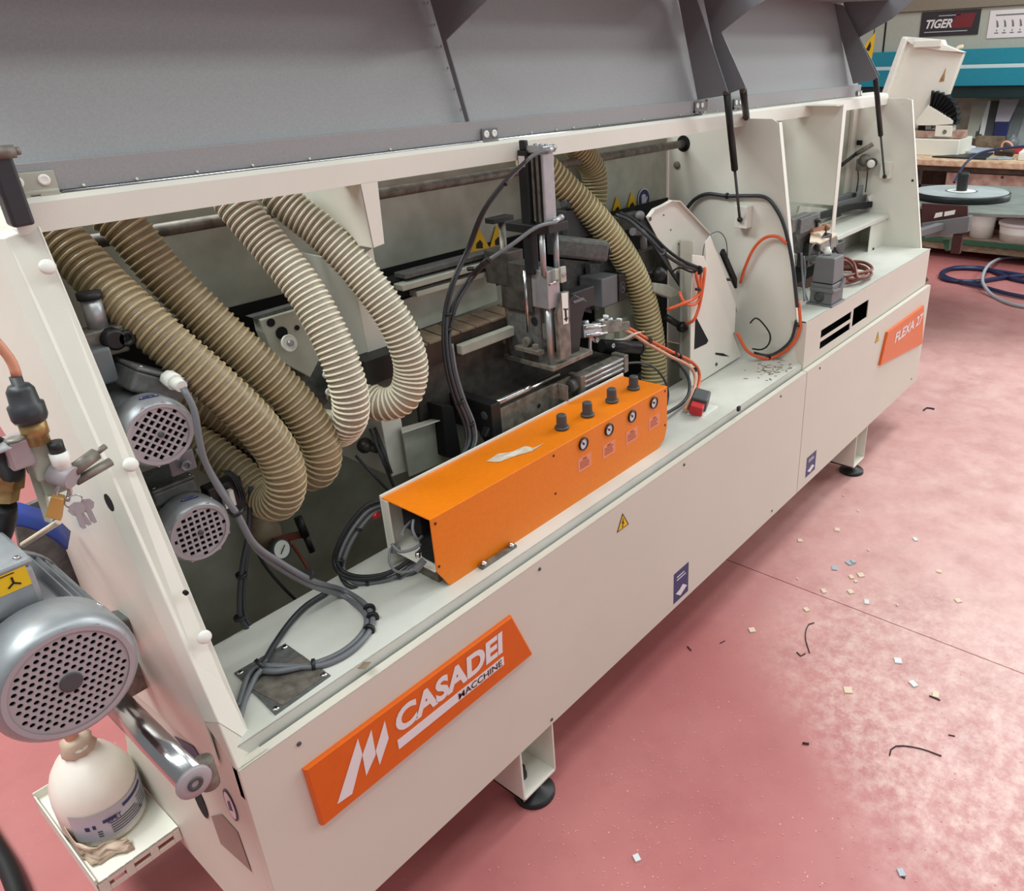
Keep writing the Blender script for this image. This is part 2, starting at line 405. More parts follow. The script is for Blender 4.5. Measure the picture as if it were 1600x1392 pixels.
side = part('end_panel', mb, M['cream'], body, .002)
mb = MB(); mb.prism([V(XL+.001, .021, .207), V(XL+.001, .021, .664), V(XL+.001, .04, .69), V(XL, .425, .69), V(XL, .6, .30), V(XL, .6, .2), V(XL, .42, .17), V(XL, .06, .165)], V(.012, 0, 0))
part('lower_side_panel', mb, M['panel'], body, .003)
mb = MB(); q0, q1 = P(330, 1170, y=.03), P(398, 1168, y=.03)
A_, B_, C_ = V(XL+.05, .004, .6665), V(XL, .004, .6665), V(XL, .04, .69); mb.add([fo0, fi0, A_, B_, C_, so0], [(0, 1, 2, 3), (0, 3, 4, 5)]); mb.prism([V(XL, .004, .6665), V(XL, .045, .69), V(XL, .06, .6), V(XL, .004, .6)], V(.004, 0, 0)); part('corner_gusset', mb, M['panel'], body, .002)
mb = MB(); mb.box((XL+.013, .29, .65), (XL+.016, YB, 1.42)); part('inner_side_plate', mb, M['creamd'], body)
def cap_mb(): return MB().lathe((0, 0, 0), (0, -1, .3), [(0, .0105), (.003, .010), (.005, .007), (.006, .001)], 16)
for (px, py, yy) in ((74, 417, .262), (204, 726, .175), (319, 995, .085)):
    pin('cap', 'cap', cap_mb, M['whitep'], body, P(px, py, y=yy-.004), label='round white screw cap')
mb = MB(); c = P(290, 926, y=.105); mb.cyl(c+V(0, -.003, 0), c+V(0, .003, 0), .0035, n=10); part('hole', mb, M['void'], body)
c = P(171, 785, x=xs-.008); mb = MB(); mb.lathe(c, -X, [(0, .013), (.001, .013)], 14); part('hole', mb, M['void'], body)
# top beam, mullion and divider
ybm = .285
def beam(x0, x1):
    mb = MB(); pr = [V(x0, ybm, 1.424), V(x0, ybm, 1.458), V(x0, ybm+.008, 1.465), V(x0, ybm+.07, 1.470), V(x0, ybm+.07, 1.466), V(x0, ybm+.01, 1.461), V(x0, ybm+.004, 1.457), V(x0, ybm+.004, 1.428), V(x0, ybm+.05, 1.424), V(x0, ybm+.05, 1.420), V(x0, ybm, 1.420)]
    return mb.prism(pr, V(x1-x0, 0, 0))
part('top_beam', beam(.335, XR-.01), M['cream'], body)
q = [P(562, 286, y=ybm), P(590, 281, y=ybm), P(601, 381, y=ybm), P(583, 388, y=ybm)]
mb = MB().prism(q, V(0, .003, 0)); mb.prism([q[0], q[3], q[3]+V(0, .24, 0), q[0]+V(0, .24, 0)], V(.003, 0, 0)); part('mullion', mb, M['cream'], body, .0012)
yd = .375
q = [P(548, 410, y=yd), P(583, 388, y=yd), P(640, 735, y=yd), P(612, 745, y=yd)]
mb = MB().prism(q, V(0, .004, 0)); mb.prism([q[0]+V(0, .004, 0), q[3]+V(0, .004, 0), q[3]+V(0, .25, 0), q[0]+V(0, .25, 0)], V(.004, 0, 0)); part('divider_post', mb, M['cream'], body, .0012)
# partition and the right bay walls
def lean_plate(x, y0, z0, y1, z1, ztop, yback, t=.004, fl=.022):
    mb = MB(); pr = [V(x, y0, z0), V(x, y1, z1), V(x, y1+.02, ztop), V(x, yback, ztop), V(x, yback, z0)]
    mb.prism(pr, V(t, 0, 0)); mb.prism([V(x, y0-.003, z0), V(x+fl, y0-.003, z0), V(x+fl, y1-.003, z1), V(x, y1-.003, z1)], V(0, .003, .001)); return mb
part('partition', lean_plate(XP, .028, .665, .165, 1.432, 1.443, YB), M['cream'], body, .0012, 'leaning partition between the bays')
part('end_panel', lean_plate(XR-.012, .034, .665, .187, 1.437, 1.445, .62, fl=.018), M['cream'], body, .0012, 'right end panel')
mp = [P(1266, 170, y=.17), P(1317, 165, y=.17), P(1300, 352, y=.17), P(1289, 352, y=.17)]
xm = mp[1].x
mb = MB(); mb.box((xm-.004, .17, P(1299, 322, y=.17).z), (xm, .42, 1.458));
mb.box((xm-.004, .166, P(1294, 365, y=.17).z), (xm+.026, .17, 1.458)); mb.box((xm-.05, .17, 1.455), (xm+.03, .30, 1.458)); part('partition', mb, M['cream'], body, .001, 'short plate hanging in the right bay')
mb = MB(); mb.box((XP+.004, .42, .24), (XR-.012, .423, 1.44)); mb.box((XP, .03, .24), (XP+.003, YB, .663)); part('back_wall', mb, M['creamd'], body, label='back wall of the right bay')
for (px, py, r) in ((1411, 161, .006), (1426, 282, .005)):
    c = P(px, py, x=XR-.0125); mb = MB().lathe(c, -X, [(0, r), (.002, r)], 10); part('screw' if py < 200 else 'hole', mb, M['white'] if py < 200 else M['void'], body)
# black warning band on the back wall with stickers
ysb = YB-.004
tri = lambda c, r: [c+V(-r, 0, -r*.8), c+V(r, 0, -r*.8), c+V(0, 0, r)]
mb = MB(); w0 = P(330, 440, y=ysb); w1 = P(1058, 284, y=ysb)
mb.box((XL+.02, ysb, 1.065), (XP-.012, ysb+.003, 1.185)); band = part('warning_band', mb, M['void'], body)
for (px, py, s_, col) in ((748, 377, .042, 'yellow'), (777, 373, .036, 'yellow'), (964, 325, .038, 'yellow'), (987, 318, .038, 'yellow')):
    c = P(px, py, y=ysb-.001); mb = MB(); quad(mb, tri(c, s_), FR); mb.m = 1
    c2 = c+V(0, -.0008, -s_*.25)
    mb.prism([c2+V(-s_*.3, 0, -.006), c2+V(s_*.28, 0, -.01), c2+V(s_*.3, 0, .004), c2+V(.004, 0, .014), c2+V(-.01, 0, .006)], V(0, -.0006, 0))
    part('warning_sticker', mb, [M['yellow'], M['ink']], band, label='yellow triangular warning sticker')
c = P(1006, 311, y=ysb-.001); mb = MB(); mb.m = 0
mb.lathe(c, FR, [(0, .034), (.0008, .034)], 24); mb.m = 1; mb.lathe(c+V(0, -.0008, 0), FR, [(0, .031), (.0006, .031)], 24); mb.m = 0
for k in range(4): mb.box(c+V(-.014+k*.006, -.0022, 0), c+V(-.0095+k*.006, -.0014, .018-abs(k-1.4)*.003))
mb.box(c+V(-.014, -.0022, -.02), c+V(.010, -.0014, 0)); mb.prism([c+V(.010, -.0014, -.012), c+V(.019, -.0014, .004), c+V(.015, -.0014, .007), c+V(.010, -.0014, -.001)], V(0, -.0008, 0))
part('glove_sticker', mb, [M['white'], M['navy']], band, label='round blue wear gloves sticker')
# rod through the back of the bays
mb = MB(); ra, rb = P(592, 322, y=.5), P(1040, 229, y=.5)
mb.cyl(V(XL+.02, .5, rb.z), V(XP, .5, rb.z), .012); part('shaft', mb, M['alud'], body, label='round shaft along the back wall')
c = V(XP-.0006, .5, rb.z); part('hole', MB().lathe(c, -X, [(0, .026), (.0005, .026)], 20), M['void'], body)
mb = MB(); c = P(1058, 258, x=XP-.001); mb.lathe(c, -X, [(0, .012), (.006, .011), (.008, .006)], 12); part('bolt', mb, M['alud'], body)
# feet
def foot(px, py, x0, bracket):
    c = P(px, py, z=0.0); mb = MB(); x1, x2 = bracket; y0 = .004
    mb.box((x1, y0, .05), (x2, y0+.1, .058)); mb.box((x1, y0, .05), (x1+.006, y0+.1, .23)); mb.prism([V(x2-.005, y0, .05), V(x2, y0, .05), V(x2, y0+.1, .05), V(x2-.005, y0+.1, .05)], V(0, 0, .18)); mb.box((x1, y0+.094, .05), (x2, y0+.1, .23))
    f_ = part('foot', mb, M['cream'], body, .0015, 'cream bracket foot')
    cc = V((x1+x2)/2+.008, y0+.03, 0)
    mb = MB(); mb.lathe(cc, Z, [(0, .05), (.008, .05), (.014, .044), (.02, .018), (.034, .014), (.05, .014)], 24); part('levelling_pad', mb, M['black'], f_)
    mb = MB(); b_ = V(x1+.045, y0+.05, .058); mb.lathe(b_, Z, [(0, .014), (.012, .014), (.016, .012), (.03, .011), (.034, .008)], 12); part('levelling_bolt', mb, M['black'], f_)
b0 = P(818, 1243, y=.004); b1 = P(868, 1189, y=.004)
foot(840, 1245, 0, (b0.x, b1.x))
b0 = P(1338, 703, y=.004); b1 = P(1367, 672, y=.004); foot(1350, 712, 0, (b0.x-.01, b0.x+.11))
for (pa, pb) in (((1020, 985), (1080, 930)), ((1240, 780), (1272, 745))):
    a, b = P(*pa, y=.02), P(*pb, y=.02); mb = MB(); mb.box((a.x, .015, .185), (b.x, .07, .192)); mb.box((a.x, .015, .192), (b.x, .018, .21)); part('lifting_pocket', mb, M['alud'], body)
# screws and stickers on the panels
for (px, py) in ((467, 1162), (843, 889), (1069, 726), (1220, 619), (862, 1124), (1206, 798), (1424, 592), (1281, 575)):
    pan = fp if px < 1258 else fp2; pin('screw', 'screw', screw_mb, M['dgrey'], pan, P(px, py, y=-.0002))
def warn(px, py, s_, pan, bolt=True):
    c = P(px, py, y=-.0004); mb = MB(); mb.m = 1; quad(mb, [c+V(-s_, 0, -s_*.78), c+V(s_, 0, -s_*.78), c+V(0, 0, s_*.98)], FR, .0004); mb.m = 0
    k = .8; quad(mb, [c+V(-s_*k, -.0004, -s_*.68), c+V(s_*k, -.0004, -s_*.68), c+V(0, -.0004, s_*.74)], FR, .0003); mb.m = 1; c = c+V(0, -.0007, -s_*.1)
    quad(mb, [c+V(s_*.05, 0, s_*.5), c+V(-s_*.22, 0, -s_*.06), c+V(0, 0, -s_*.06), c+V(-s_*.12, 0, -s_*.36), c+V(-s_*.2, 0, -s_*.3), c+V(-s_*.1, 0, -s_*.56), c+V(.08*s_, 0, -s_*.36), c+V(0, 0, -s_*.36), c+V(s_*.2, 0, s_*.06), c+V(s_*.02, 0, s_*.06), c+V(s_*.16, 0, s_*.5)], FR, .0003)
    return part('high_voltage_sticker', mb, [M['yellow'], M['ink']], pan)
warn(973, 815, .024, fp); warn(1371, 527, .024, fp2)
def sack(p4, pan):
    a, b = P(*p4[0], y=-.0004), P(*p4[1], y=-.0004); mb = MB(); mb.box((a.x, -.0006, b.z), (b.x, -.0002, a.z)); mb.m = 1; w, h = b.x-a.x, a.z-b.z
    c = V((a.x+b.x)/2, -.0006, b.z+h*.3); quad(mb, [c+V(-w*.35, 0, -.02*h), c+V(-w*.05, 0, -h*.2), c+V(w*.4, 0, -h*.05), c+V(w*.12, 0, h*.12), c+V(-w*.1, 0, h*.02)], FR)
    mb.box(c+V(-w*.3, -.0004, h*.5), c+V(w*.2, 0, h*.53)); mb.box(c+V(-w*.3, -.0004, h*.4), c+V(w*.3, 0, h*.43))
    part('lifting_sticker', mb, [M['navy'], M['white']], pan)
sack(((1053, 898), (1075, 923)), fp); sack(((1261, 716), (1273, 733)), fp2)
# orange name plates
def nameplate(pan, pts, lab):
    q = [P(px, py, y=-.006) for px, py in pts]; cen = sum(q, Vector())/4
    mb = MB(); o = [v+(cen-v).normalized()*.004 for v in q]
    mb.add([v+V(0, .006, 0) for v in q]+q+[v+V(0, -.004, 0) for v in o], [(0, 1, 5, 4), (1, 2, 6, 5), (2, 3, 7, 6), (3, 0, 4, 7), (4, 5, 9, 8), (5, 6, 10, 9), (6, 7, 11, 10), (7, 4, 8, 11), (8, 9, 10, 11)])
    return part('name_plate', mb, M['orangep'], pan, label=lab), q
YN = -.0103
np1, q = nameplate(fp, ((502, 1290), (831, 1020), (799, 962), (475, 1203)), 'raised orange name plate with white lettering and zigzag mark')
def N(px, py): return P(px, py, y=YN)
mb = MB()
for pts in (((527, 1256), (550, 1240), (566, 1178), (559, 1154)), ((566, 1180), (572, 1212), (587, 1178), (580, 1140)), ((587, 1173), (593, 1195), (607, 1153), (601, 1126))): quad(mb, [N(*p) for p in pts], FR)
part('zigzag_mark', mb, M['white'], np1)
mk = MB()
a = N(623, 1168); b = N(786, 1035); b = N(787, 1032)
uz0, uz1 = (N(624, 1170).z+N(785, 1040).z)/2, (N(621, 1158).z+N(787, 1024).z)/2
mk.box((N(622, 1164).x, YN-.0006, uz0), (b.x, YN, uz1))
a2, b2 = N(616, 1120), N(786, 1004)
lz0, lz1 = (N(630, 1143).z+N(783, 1020).z)/2, (N(631, 1099).z+N(782, 989).z)/2
t = text_mb('CASADEI', (a2.x, YN, max(lz0, uz1+.004)), X, Z, b2.x-a2.x, lz1-lz0, bold=.042, shear=.08, nrm=FR)
o_ = len(mk.v); mk.v += t.v; mk.f += [[i+o_ for i in f] for f in t.f]; mk.mi += t.mi; mk.sm += t.sm
part('lettering', mk, M['white'], np1, label='white bold lettering and underline')
a3 = N(716, 1087)
t = text_mb('MACCHINE', (a3.x, YN-.0007, uz0+(uz1-uz0)*.14), X, Z, b.x-a3.x-.006, (uz1-uz0)*.72, bold=.012, nrm=FR)
part('lettering', t, M['maroon'], np1, label='small dark lettering on the white underline')
np2, q = nameplate(fp2, ((1374, 571), (1440, 537), (1443, 477), (1386, 519)), 'raised small orange name plate on the right panel')
a, b = N(1398, 533), N(1440, 508)
part('lettering', text_mb('FLEXA 27', (a.x, YN, a.z-.012), X, Z, b.x-a.x, .046, bold=.03, shear=.1, nrm=FR), M['white'], np2)
# ------------------------------------------------------------ hoods
def hood(x0, x1, ztop, label, ribs, ends):
    """opened hood: sheet leaning back from the hinge, turned lip, ribs and end plates"""
    h = thing('machine_hood', label, 'hood', ((x0+x1)/2, .31, 1.468))
    sl = .335; zb = 1.507
    def at(z, off=0): return .31+sl*(z-zb)+off
    mb = MB(); mb.prism([V(x0, at(zb), zb-.006), V(x0, at(ztop), ztop), V(x0, at(ztop)+.003, ztop), V(x0, at(zb)+.003, zb-.006)], V(x1-x0, 0, 0))
    part('hood_sheet', mb, M['hood'], h)
    mb = MB(); pr = [V(x0, .300, 1.4685), V(x0, at(zb)-.012, zb), V(x0, at(zb)+.001, zb), V(x0, at(zb)+.001, zb-.003), V(x0, at(zb)-.009, zb-.003), V(x0, .303, 1.4685)]
    mb.prism(pr, V(x1-x0, 0, 0)); part('hood_lip', mb, M['hood'], h, .001)
    mb = MB(); mb.prism([V(x0, at(ztop), ztop), V(x0, at(ztop)-.20, ztop-.004), V(x0, at(ztop)-.20, ztop), V(x0, at(ztop), ztop+.004)], V(x1-x0, 0, 0)); part('top_sheet', mb, M['hood'], h)
    mb = MB(); k = int((x1-x0)/.09)
    for i in range(k):
        if random.random() < .55: mb.ball(V(x0+.05+i*.09+random.uniform(-.02, .02), .2985, 1.4715), .0022, 1, 6)
    part('weld_spots', mb, M['whitep'], h)['kind'] = 'stuff'
    for (x, pts, t) in ribs:
        mb = MB().prism([V(x, y, z) for y, z in pts], V(t, 0, 0)); r_ = part('rib', mb, M['hoodd'], h)
        mb = MB()
        for k in range(7):
            zz = 1.53+k*(ztop-1.54)/7; mb.ball(V(x-.0005, at(zz)-.003, zz), .0018, 1.5, 6)
        part('weld_spots', mb, M['hood'], r_)['kind'] = 'stuff'
    for (x, pts, t) in ends:
        part('end_bracket', MB().prism([V(x, y, z) for y, z in pts], V(t, 0, 0)), M['hoodd'], h, label='grey bracket plate at the end of the hood')
    return h
xl1 = P(1142, 150, y=.31).x
ZT = 1.815
def yz(lst, x): return [(P(a, b, x=x).y, P(a, b, x=x).z) for a, b in lst]
xm_ = P(727, 190, y=.305).x; xa = P(1090, 157, y=.305).x
rib_mid = yz([(727, 190), (690, 62), (672, 0), (660, -45), (820, -45), (760, 0), (697, 62), (733, 189)], xm_)
endA = yz([(1090, 156), (1060, 0), (1050, -45), (1073, -45), (1089, 0), (1137, 143), (1127, 150)], xa)
h1 = hood(.20, xa+.03, ZT, 'large grey left hood opened above the hose bays', [(xm_, rib_mid, .003)], [(xa, endA, .003)])
xb = xa+.045
endB = yz([(1129, 150), (1108, 40), (1095, -20), (1215, -45), (1196, 0), (1171, 15), (1127, 50), (1165, 136)], xb)
xc = P(1332, 130, y=.305).x
endC = yz([(1333, 131), (1300, 5), (1317, 8), (1371, 119), (1365, 125)], xc)
xd = xc+.03
endD = yz([(1345, 128), (1318, 6), (1310, -30), (1440, -30), (1427, 0), (1394, 29), (1343, 58), (1374, 118)], xd)
h2 = hood(xb, xd+.05, 1.803, 'smaller grey right hood opened above the right bay', [(xb, endB, .004), (xd, endD, .004)], [(xc, endC, .003)])
# hinges
def hinge(px, py, par, w=.05):
    c = P(px, py, y=.296); mb = MB(); mb.box(c+V(-w/2, -.003, -.006), c+V(w/2, .001, .02)); mb.box(c+V(-w/2, -.004, -.012), c+V(-w*.1, .004, -.004)); mb.box(c+V(w*.1, -.004, -.012), c+V(w/2, .004, -.004)); mb.cyl(c+V(-w/2, 0, -.006), c+V(w/2, 0, -.006), .0045, n=10)
    o = part('hinge', mb, M['creamd'] if px < 100 else M['grey'], par, .0008)
    for k in (-1, 1): pin('hinge_screw', 'hscrew', lambda: MB().lathe((0, 0, 0), FR, [(0, .0075), (.0012, .0075), (.0012, .004), (.0006, .003)], 14), M['whitep'], o, c+V(k*w*.26, -.0032, .009))
hinge(50, 294, h1, .06); hinge(765, 216, h1, .045); hinge(1092, 170, h1, .05); hinge(1152, 165, h2, .05); hinge(1342, 150, h2, .05)
# gas struts
def strut(a, k, b, label):
    a, k, b = Vector(a), Vector(k), Vector(b); t = thing('gas_strut', label, 'gas strut', b, 'gas struts holding the hoods')
    part('cylinder', MB().cyl(a, k, .0105, n=14), M['black'], t); part('rod', MB().cyl(k, b, .0045, n=10), M['dgrey'], t)
    mb = MB(); mb.ball(b, .009); mb.cyl(b, b+V(.012, .002, -.004), .004, n=8); part('ball_joint', mb, M['black'], t)
    mb = MB(); mb.ball(a, .010); mb.cyl(a, a+V(-.014, 0, .004), .005, n=8); part('ball_joint', mb, M['steeld'], t)
sa = P(1136, 147, x=xa+.012); sb = P(1156, 343, x=XP-.045)
sk = sa+(sb-sa)*.57
strut(sa, sk, sb, 'black gas strut from the left hood to the partition bracket')
sa = P(1161, 140, x=xb+.016); sb = P(1170, 215, x=2.46)
strut(sa, sa+(sb-sa)*.57, sb, 'black gas strut behind the partition, mostly hidden')
sa = P(1368, 122, x=xd+.016); sb = P(1382, 276, x=XR-.05)
strut(sa, sa+(sb-sa)*.55, sb, 'black gas strut in front of the right end panel')
sa = P(6, 238, x=.20); sb = P(40, 350, x=.26)
t = thing('gas_strut', 'thick dark strut at the left end of the large hood', 'gas strut', P(30, 345, x=.25))
a, b = P(-8, 235, y=.27), P(34, 352, y=.275)
part('cylinder', MB().bar(a, b, .026, .026, Y), M['cabled'], t, .004); c = P(2, 238, y=.26); mb = MB(); mb.cyl(c+V(-.01, 0, 0), c+V(.014, 0, 0), .009, n=6); mb.cyl(c+V(.014, 0, 0), c+V(.02, 0, 0), .005, n=8); part('bolt', mb, M['alud'], t)
mb = MB(); mb.cyl(V(.36, .296, 1.4655), V(xa, .296, 1.4655), .0032, n=10); part('hinge_rod', mb, M['steel'], h1, label='bright hinge rod under the hood lip')
mb = MB(); mb.box((.34, .3, 1.4605), (xa+.02, .303, 1.469)); part('gap_shadow_strip', mb, M['black'], h1)  # black strip standing in for the shadow gap under the lip
# strut brackets
def sbr(c, par, w=.03, h=.07, dp=.04):
    mb = MB(); mb.box((c.x, c.y-w/2, c.z-h*.35), (c.x+dp, c.y+w, c.z+h*.65)); part('strut_bracket', mb, M['cream'], par, .002)
sbr(P(1160, 345, x=XP-.038), body, dp=.036); sbr(P(1385, 270, x=XR-.042), body, dp=.03)

# ------------------------------------------------------------ hoses
def hose(label, pts, r, pitch, mw, mr, rib=.0035, amp=.1, group=None):
    path = spline(pts, pitch/4); t = thing('extraction_hose', label, 'hose', pts[-1], group)
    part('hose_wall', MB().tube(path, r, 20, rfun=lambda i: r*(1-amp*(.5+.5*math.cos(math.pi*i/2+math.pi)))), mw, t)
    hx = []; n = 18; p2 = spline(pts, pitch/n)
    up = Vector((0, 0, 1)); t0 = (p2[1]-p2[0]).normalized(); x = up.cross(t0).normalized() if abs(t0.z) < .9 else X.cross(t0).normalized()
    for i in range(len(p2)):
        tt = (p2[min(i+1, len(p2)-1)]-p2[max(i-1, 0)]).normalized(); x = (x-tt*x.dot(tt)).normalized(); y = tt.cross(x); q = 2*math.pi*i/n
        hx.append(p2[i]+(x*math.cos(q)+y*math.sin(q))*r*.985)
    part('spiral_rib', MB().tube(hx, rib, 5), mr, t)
    return t
g = 'extraction hoses inside the left bay'
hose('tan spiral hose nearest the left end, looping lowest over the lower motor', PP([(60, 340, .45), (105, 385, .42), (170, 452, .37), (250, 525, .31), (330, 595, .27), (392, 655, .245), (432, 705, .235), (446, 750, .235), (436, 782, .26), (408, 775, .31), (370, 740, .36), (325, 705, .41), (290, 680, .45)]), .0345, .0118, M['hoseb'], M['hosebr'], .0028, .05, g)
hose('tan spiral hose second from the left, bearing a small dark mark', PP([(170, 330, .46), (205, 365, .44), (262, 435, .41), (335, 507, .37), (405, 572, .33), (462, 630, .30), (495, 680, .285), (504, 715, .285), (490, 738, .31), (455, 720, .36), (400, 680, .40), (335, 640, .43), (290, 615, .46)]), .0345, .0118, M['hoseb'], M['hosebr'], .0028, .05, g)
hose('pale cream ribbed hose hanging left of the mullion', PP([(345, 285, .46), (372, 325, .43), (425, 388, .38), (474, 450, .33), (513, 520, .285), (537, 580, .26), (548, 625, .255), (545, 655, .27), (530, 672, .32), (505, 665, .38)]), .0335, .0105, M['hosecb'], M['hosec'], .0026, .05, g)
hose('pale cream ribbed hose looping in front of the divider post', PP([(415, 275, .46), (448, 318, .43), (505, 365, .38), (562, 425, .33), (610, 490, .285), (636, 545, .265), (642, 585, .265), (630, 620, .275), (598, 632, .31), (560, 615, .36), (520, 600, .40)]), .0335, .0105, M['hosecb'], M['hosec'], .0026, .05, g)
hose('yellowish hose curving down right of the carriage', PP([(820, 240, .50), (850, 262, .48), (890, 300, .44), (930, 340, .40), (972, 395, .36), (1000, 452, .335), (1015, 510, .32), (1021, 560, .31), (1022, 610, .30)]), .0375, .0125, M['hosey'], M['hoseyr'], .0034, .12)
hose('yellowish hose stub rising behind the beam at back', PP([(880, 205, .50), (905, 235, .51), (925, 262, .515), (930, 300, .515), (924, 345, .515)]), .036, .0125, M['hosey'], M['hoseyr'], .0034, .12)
# ------------------------------------------------------------ orange control box
YF = .065
zt = (P(672, 815, y=YF).z+P(1043, 601, y=YF).z)/2; xl = P(672, 815, y=YF).x; xr = P(1043, 603, y=YF).x; yb = .205
cb = thing('control_box', 'long orange pneumatic control box with four gauges and four knobs on the deck', 'control box', ((xl+xr)/2, .13, ZD))
z_ = lambda px, py: P(px, py, y=YF).z
zc, zb = z_(681, 895), z_(705, 917); xc1 = P(705, 917, y=YF).x
GX = [(911, 693), (951, 671), (987, 650), (1021, 629)]
xr0, zr0 = P(1043, 667, y=YF).x, P(1043, 667, y=YF).z; xr1 = P(1024, 707, y=YF).x
mb = MB()
front = [V(xl, YF, zt), V(xl, YF, zc), V(xc1, YF, zb), V(xr1, YF, zb), V(xr1+(xr0-xr1)*.75, YF, zb+(zr0-zb)*.35), V(xr, YF, zr0), V(xr, YF, zt)]
mb.prism(front, V(0, .003, 0)); mb.prism([V(xl, YF, zt), V(xr, YF, zt), V(xr-.01, yb, zt+.001), V(xl-.002, yb, zt+.001)], V(0, 0, -.003))
part('cover', mb, M['orange'], cb, .0015, 'bent orange sheet cover')
mb = MB(); mb.box((xl-.004, yb, ZD+.012), (xr, yb+.004, zt+.006)); mb.box((xl-.002, YF+.004, zc-.002), (xr, yb, zc+.001)); mb.box((xl-.003, yb-.02, zc), (xl, yb, zt-.002))
part('back_tray', mb, M['cream'], cb, .001)
mb = MB(); mb.box((xl+.05, YF+.01, zc+.004), (xr-.01, yb-.006, zt-.008)); mb.box((xl+.018, YF+.055, zc+.05), (xl+.05, yb-.03, zt-.02)); mb.box((xl+.012, YF+.02, zc+.004), (xl+.05, YF+.06, zc+.045)); part('valve_block', mb, M['void'], cb, .003)
parts('mounting_bracket', [((xl+.1, .05, ZD), (xl+.2, .062, ZD+.006)), ((xl+.02, .09, ZD), (xl+.06, .19, zc)), ((xr-.1, .09, ZD), (xr-.05, .19, zc))], M['alud'], cb)
for k in (.11, .19): part('bolt', MB().lathe(V(xl+k, .056, ZD+.006), Z, [(0, .007), (.005, .007), (.005, .004), (.009, .003)], 6), M['steel'], cb)
for i, (px, py) in enumerate(GX):
    c = P(px, py, y=YF-.0005); g = MB(); g.lathe(c, FR, [(0, .0155), (.004, .0155), (.004, .0125), (.0015, .0125)], 28)
    gb = part('gauge', g, M['black'], cb); d = MB(); d.lathe(c, FR, [(.001, .0125), (.0016, .0125)], 28); part('dial', d, M['white'], gb)
    a = (2.2, 2.5, 2.3, 2.6)[i]; nd = MB(); nd.bar(c+V(-math.cos(a)*.004, -.0022, -math.sin(a)*.004)*1, c+V(math.cos(a)*.008, -.0022, math.sin(a)*.008), .002, .0006, FR); nd.lathe(c+V(0, -.0018, 0), FR, [(0, .003), (.001, .003)], 10); part('needle', nd, M['ink'], gb)
    mt = MB()
    for k in range(9): q = math.radians(-40+k*32.5); mt.bar(c+V(math.cos(q)*.0095, -.0019, math.sin(q)*.0095), c+V(math.cos(q)*.0115, -.0019, math.sin(q)*.0115), .0007, .0003, FR)
    part('scale_marks', mt, M['ink'], gb)
LB = [((900, 712), (927, 733)), ((939, 692), (964, 711)), ((975, 670), (999, 691)), ((1011, 650), (1033, 668))]
for (a, b) in LB:
    pa, pb = P(*a, y=YF-.0004), P(*b, y=YF-.0004); cx, cz = (pa.x+pb.x)/2, (pa.z+pb.z)/2+.0; w, h = .024, .017
    cz = P((a[0]+b[0])/2, (a[1]+b[1])/2, y=YF).z
    l = MB(); l.box((cx-w, YF-.0006, cz-h), (cx+w, YF-.0001, cz+h)); l.m = 1
    l.box((cx-.007, YF-.0009, cz+h*.58), (cx+.007, YF-.0005, cz+h*.8))
    for k in range(4): l.box((cx-w*.75, YF-.0009, cz+h*(.3-k*.3)), (cx+w*random.uniform(.4, .75), YF-.0005, cz+h*(.3-k*.3)+.0022))
    part('label', l, [M['pinkl'], mat('label_ink', (150, 70, 52), .6) if 'label_ink' not in bpy.data.materials else bpy.data.materials['label_ink']], cb, label='faded pink instruction label')
for (px, py) in ((680, 818), (686, 885), (865, 712), (868, 771), (1039, 611), (1039, 664)): pin('screw', 'oscrew', lambda: screw_mb(.003, .0015), M['maroon'], cb, P(px, py, y=YF))
for (px, py) in ((878, 669), (918, 649), (956, 627), (990, 607)):
    c = P(px, py, z=zt+.0015); k = MB(); k.lathe(c, Z, [(0, .0165), (.005, .0165), (.006, .0125)], 24); o = part('knob_collar', k, M['dgrey'], cb)
    k = MB(); prof = []; n = 36
    vs = []; fs = []
    for z, r in ((.006, .0125), (.030, .0118), (.033, .0112), (.0345, .0095)):
        for j in range(n): q = 2*math.pi*j/n; rr = r*(1-.05*(j % 2)*(z < .032)); vs.append(c+V(math.cos(q)*rr, math.sin(q)*rr, z))
    for i in range(3):
        for j in range(n): fs.append((i*n+j, i*n+(j+1) % n, (i+1)*n+(j+1) % n, (i+1)*n+j))
    fs.append(tuple(3*n+j for j in range(n))); k.add(vs, fs); part('knob', k, M['dgrey'], o)
# torn sticker on top
def T(px, py): return P(px, py, z=zt+.0015)
mb = MB(); quad(mb, [T(*p) for p in ((760, 721), (778, 709), (800, 706), (820, 697), (826, 698), (833, 700), (849, 693), (840, 699), (831, 705), (800, 714), (780, 722))], Z, .0004); mb.m = 1; quad(mb, [T(*p)+V(0, 0, .0004) for p in ((784, 715), (803, 706), (818, 702), (806, 711))], Z, .0002)
part('torn_label', mb, [M['paper'], M['jug']], cb, label='torn paper sticker remnant')
mb = MB()
for pts in ([(628, 838, .10), (632, 826, .12), (642, 815, .14)], [(646, 812, .11), (645, 828, .10), (652, 842, .09), (660, 838, .10)], [(612, 850, .12), (625, 862, .10), (645, 858, .09), (657, 850, .09)]): mb.tube(spline(PP(pts), .006), .003, 8)
part('air_tube', mb, M['cable'], cb)
mb = MB(); mb.tube(spline(PP([(617, 850, .13), (609, 862, .12), (609, 880, .11), (620, 893, .10), (640, 892, .095), (652, 887, .09)]), .006), .0027, 8); part('air_tube', mb, M['cable'], cb)
c = P(655, 884, y=.09); c2 = P(617, 857, y=.12); parts('air_fitting', [MB().bar(c+V(-.01, .002, -.006), c+V(.012, -.002, .008), .012, .010), MB().cyl(c2+V(-.006, 0, 0), c2+V(.008, 0, -.004), .007, n=12)], M['grey'], cb, .001)
